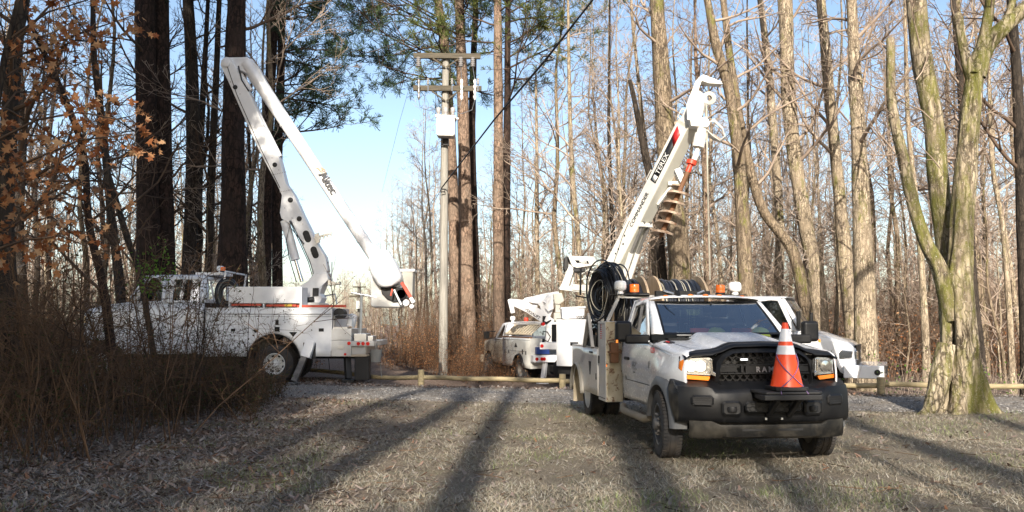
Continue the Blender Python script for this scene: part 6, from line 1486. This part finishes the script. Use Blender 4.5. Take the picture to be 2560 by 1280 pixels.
while k<1050:
    y=rg.uniform(7.5,21.8); x=rg.uniform(-16,-5.0)
    if x>-5.3-.35*abs(noise.noise(Vector((0,y*.6,2))))*2 and y<18.5: continue
    if y>18.5 and x>-5.6-(y-18.5)*.5: continue
    if x<-(y*.66+1.5): continue
    px=pxof(x,y)
    if y>19.3 and px>300 and rg.random()<.6: continue
    edge=min(1,( -5.0-x)/1.2)
    if 235<px<460: h=rg.uniform(.4,1.35)
    elif px<235: h=rg.uniform(.6,1.5)*(1+.8*edge*rg.random())
    elif px<640: h=rg.uniform(.45,1.25)*(1+.25*rg.random()) if rg.random()<.93 else rg.uniform(1.5,2.6)
    else: h=rg.uniform(.3,.85) if rg.random()<.96 else rg.uniform(1.2,1.7)
    stem(tm,rg,x,y,gz(x,y),h,rg.uniform(.004,.010),.18,7,lf,.38); k+=1
for i in range(420):
    y=rg.uniform(14,20.5); px=rg.uniform(440,735)-(20.5-y)*14; x=(px-1280)/FPX*y; stem(tm,rg,x,y,gz(x,y),rg.uniform(.35,1.05)*(1.15 if px<620 else .75),rg.choice([.004,.006,.010]),.25,8,lf,.42)
for px,y,h,r in((640,17.5,2.2,.010),(585,15,2.7,.012),(500,13.5,2.8,.014),(470,12.5,3.2,.016),(430,12,2.5,.013),(380,12.5,3.0,.013),(330,11,2.6,.013),(300,12.0,3.4,.018),(230,10.5,2.9,.014),(150,11,3.2,.015),(90,10,2.8,.014),(700,19,1.9,.009),(540,16,2.4,.011),(610,18.5,2.0,.010),(410,15,3.0,.015),(350,16,3.3,.015)):
    for q in range(3):
        yy=y+rg.normal(0,.4); x=(px+rg.normal(0,18)-1280)/FPX*yy; stem(tm,rg,x,yy,gz(x,yy),h*rg.uniform(.8,1.1),r*.9,.2,11,lf,.30)
PB=dict(BARE); PB['rmin']=.0022; PB['seg']=.3; PB['wob']=.2; PB['kids']=[6,4,3]; PB['L0']=[1.5,.8,.4]
for i in range(80):
    y=rg.uniform(10,21.5); px=rg.uniform(20,250) if i%3 else rg.uniform(240,700); x=(px-1280)/FPX*y
    if x>-5.6: continue
    d=nrm(np.array([rg.normal(0,.25),rg.normal(0,.2),1])); branch(tm,rg,np.array([x,y,gz(x,y)]),d,rg.uniform(1.4,3.2)*(1 if px<250 else .55),rg.uniform(.008,.02),0,PB)
o=tm.build('brush','brush'); tag(o,'dense tangle of bare reddish brush stems on the left bank','brush',kind='stuff')
tl=TM(); sel=[p for p in lf if rg.random()<.75]; leaves(tl,rg,sel,(.03,.06)); o=tl.build('brush_leaves','shrubleaf',smooth=False); tag(o,'small dark leaves clinging to the brush on the left bank','leaves',kind='stuff')
# ferny green sprig in the brush
gs=empty('green_vine',at(395,705,14)+Vector((0,0,-1.6)),0,'bright green leafy vine climbing in the brush in front of the left truck cab','vine')
gs.location.z=0; tm=TM(); tl=TM(); ps=[]; rg=np.random.default_rng(3); gb=np.array(gs.location)
for i in range(5):
    pts=[np.array(at(398+rg.normal(0,10),900,14))]
    for yy in(840,780,720,680,640+rg.uniform(-20,30)): pts.append(np.array(at(395+rg.normal(0,22),yy,14+rg.normal(0,.1))))
    tm.tube(pts,[.006]*len(pts),3)
    for q in pts[3:]: ps+= [q+rg.normal(0,.10,3) for _ in range(16)]
tm.build('stem','brush',gs,off=gb); leaves(tl,rg,ps,(.04,.08)); tl.build('foliage','greenleaf',gs,off=gb,smooth=False)

def patch(seed,n,hs,size):
    rg=np.random.default_rng(seed); tm=TM(); lf=[]
    for i in range(n):
        h=hs[0]+(hs[1]-hs[0])*rg.random()**2.2; stem(tm,rg,rg.uniform(-size,size),rg.uniform(-size,size),0,h,rg.uniform(.008,.018),.12,8,lf,.32)
    tl=TM(); leaves(tl,rg,[p for p in lf if rg.random()<.5 and p[2]<2.6],(.06,.12)); return tm.arrays(),tl.arrays()
pats=[patch(i,120,(.8,5.5),3.2) for i in range(3)]
def spread(name,spots,m1,m2,l1,l2,rg):
    A=[[],[]];B=[[],[]];na=nb=0
    for x,y,s in spots:
        a=rg.uniform(0,6.28); c,s2=math.cos(a)*s,math.sin(a)*s; (V,F),(LV,LF)=pats[rg.integers(3)]; z=gz(x,y)
        tr_=lambda v:np.stack([v[:,0]*c-v[:,1]*s2+x,v[:,0]*s2+v[:,1]*c+y,v[:,2]*s+z],1)
        A[0].append(tr_(V));A[1].append(F+na);na+=len(V);B[0].append(tr_(LV));B[1].append(LF+nb);nb+=len(LV)
    o=mesh_from(np.concatenate(A[0]),np.concatenate(A[1]),name,m1); tag(o,l1,'undergrowth',kind='stuff')
    o=mesh_from(np.concatenate(B[0]),np.concatenate(B[1]),name+'_leaves',m2,smooth=False); tag(o,l2,'leaves',kind='stuff')
rg=np.random.default_rng(6); spots=[]
while len(spots)<60:
    y=28.5+rg.random()*26; px=rg.uniform(1260,2620); x=(px-1280)/FPX*y
    if px<1520 and y<36: continue
    if all((a-x)**2+(b-y)**2>5 for a,b,_ in spots): spots.append((x,y,rg.uniform(.7,1.1)))
spread('undergrowth',spots,'thicket','oakleaf','sunlit tangle of bare stems under the trees of the right-hand woods','dry brown leaves held in the right-hand undergrowth',rg)
spots=[]
while len(spots)<24:
    y=28+rg.random()*18; px=rg.uniform(-60,680) if rg.random()<.62 else rg.uniform(1045,1250)
    if px>1000: y=36+rg.random()*14
    x=(px-1280)/FPX*y
    if all((a-x)**2+(b-y)**2>5 for a,b,_ in spots): spots.append((x,y,rg.uniform(.6,.9)))
for px,y,s in((1060,33,.5),(1150,33.5,.5),(1175,30,.42),(1222,28.5,.36),(1090,36,.6),(1130,37,.7),(1210,35,.6)): spots.append(((px-1280)/FPX*y,y,s))
spread('shaded_undergrowth',spots,'brush','oakleaf','dark tangle of stems in the shaded woods behind the bucket truck and pole','dry leaves held in the shaded undergrowth',rg)
# weeds along the right fence
tm=TM(); rg=np.random.default_rng(61); lf=[]
for i in range(240):
    x=rg.uniform(3,14); y=21.3-.23*x+rg.uniform(.3,4.5); stem(tm,rg,x,y,gz(x,y),rg.uniform(.3,1.5),.005,.3,4,lf,.4)
o=tm.build('fence_weeds','twig_pale'); tag(o,'pale dead weeds and canes behind the right log fence','weeds',kind='stuff')
tl=TM(); leaves(tl,rg,[p for p in lf if rg.random()<.3],(.04,.09)); o=tl.build('weed_leaves','greenleaf',smooth=False); tag(o,'a few green leaves among the weeds behind the right fence','leaves',kind='stuff')

# ------------------------------------------------------------------ tree holding its orange-brown leaves, upper left
mb0=at(-70,1010,9.2); mb0.z=0
mt=empty('maple_tree',mb0,0,'young tree with orange-brown dry leaves hanging at the upper left','tree')
rg=np.random.default_rng(19); tm=TM(); off=np.array(mb0)
def W(x,y,d=9.2): return np.array(at(x,y,d))
trunk=[np.array(mb0),W(-60,700),W(-30,400),W(10,150),W(60,-60)]; tm.tube(trunk,[.06,.05,.042,.035,.025],8); tm.build('trunk','bark_dark',mt,off=off); tm=TM()
LIMB=[[(-55,640),(60,600),(150,590),(215,615)],[(-40,520),(60,450),(150,430),(215,470)],[(-35,450),(80,400),(200,350),(330,335)],[(-25,360),(90,300),(200,280),(300,300)],[(-15,300),(40,230),(110,230),(160,250)],[(0,200),(80,150),(190,100),(300,110)],[(10,150),(100,120),(240,70),(330,40)],[(20,100),(120,30),(220,0)],[(-30,420),(90,440),(190,380),(280,300),(330,290)],[(-50,600),(40,560),(120,500),(190,490)]]
cl=[]
for i,L in enumerate(LIMB):
    d=9.2+rg.uniform(-.9,1.3); pts=[W(x,y,lerp(9.2,d,j/(len(L)-1))) for j,(x,y) in enumerate(L)]; tm.tube(pts,np.linspace(.018,.006,len(L)),4)
    for j in range(1,len(pts)):
        for q in range(4):
            t=rg.random(); p=pts[j-1]+(pts[j]-pts[j-1])*t; dd=nrm(rg.normal(0,1,3)+np.array([.5,0,-.1])); e=p+dd*rg.uniform(.15,.5); tm.tube([p,(p+e)/2+rg.normal(0,.02,3),e],[.005,.004,.002],3)
            if rg.random()<.82: cl.append(e); cl.append((p+e)/2)
tm.build('crown','twig_dark',mt,off=off)
b=MB(); LP=[(0,0),(.30,-.05),(.42,-.28),(.55,-.12),(.80,-.34),(.78,-.12),(1.0,0),(.78,.12),(.80,.34),(.55,.12),(.42,.28),(.30,.05)]
for c in cl:
    for q in range(rg.integers(3,7)):
        p=c+rg.normal(0,.07,3); s_=rg.uniform(.075,.155); a=nrm(rg.normal(0,1,3)+np.array([.2,0,-.6])); u=nrm(np.cross(a,rg.normal(0,1,3))); n_=np.cross(a,u)
        V=[Vector(p-off+a*s_*x+u*s_*y*1.25+n_*s_*(abs(y)*.5+.15*x*x)) for x,y in LP]; b.add(V,[(0,1,2,3,4,5,6),(0,6,7,8,9,10,11)])
b.build('foliage','oakleaf',mt,fix=False,smooth=0)
# arching canes in front of the bank
tm=TM(); rg=np.random.default_rng(44)
for i in range(26):
    y=rg.uniform(9,15); x=rg.uniform(-8.5,-5.4); L=rg.uniform(.8,2.0); dx=rg.choice([-1,1])*rg.uniform(.4,1.1); h=rg.uniform(.5,1.5)
    pts=[np.array([x+dx*t*L*.8,y+.1*math.sin(t*3),gz(x,y)+h*4*t*(1-t)*.8+h*t*.4]) for t in np.linspace(0,1,8)]; tm.tube(pts,np.linspace(.006,.002,8),4)
o=tm.build('arching_canes','brush'); tag(o,'arching canes along the edge of the left brush','canes',kind='stuff')
# ------------------------------------------------------------------ tell apart the things whose labels still coincide
def _relabel():
    by={}
    for o in COL.objects:
        if o.parent is None and 'label' in o and o['category'] in('tree','sapling') and 'viewpoint' not in o['label']: by.setdefault(o['label'],[]).append(o)
    ordn=['leftmost','second from left','third from left','fourth from left','fifth from left','sixth from left']
    for l,os_ in by.items():
        if len(os_)<2: continue
        os_.sort(key=lambda o:o.location.x/max(1,o.location.y)); n=len(os_)
        for i,o in enumerate(os_): o['label']=l+', '+('rightmost' if i==n-1 else ordn[min(i,5)])
_relabel()
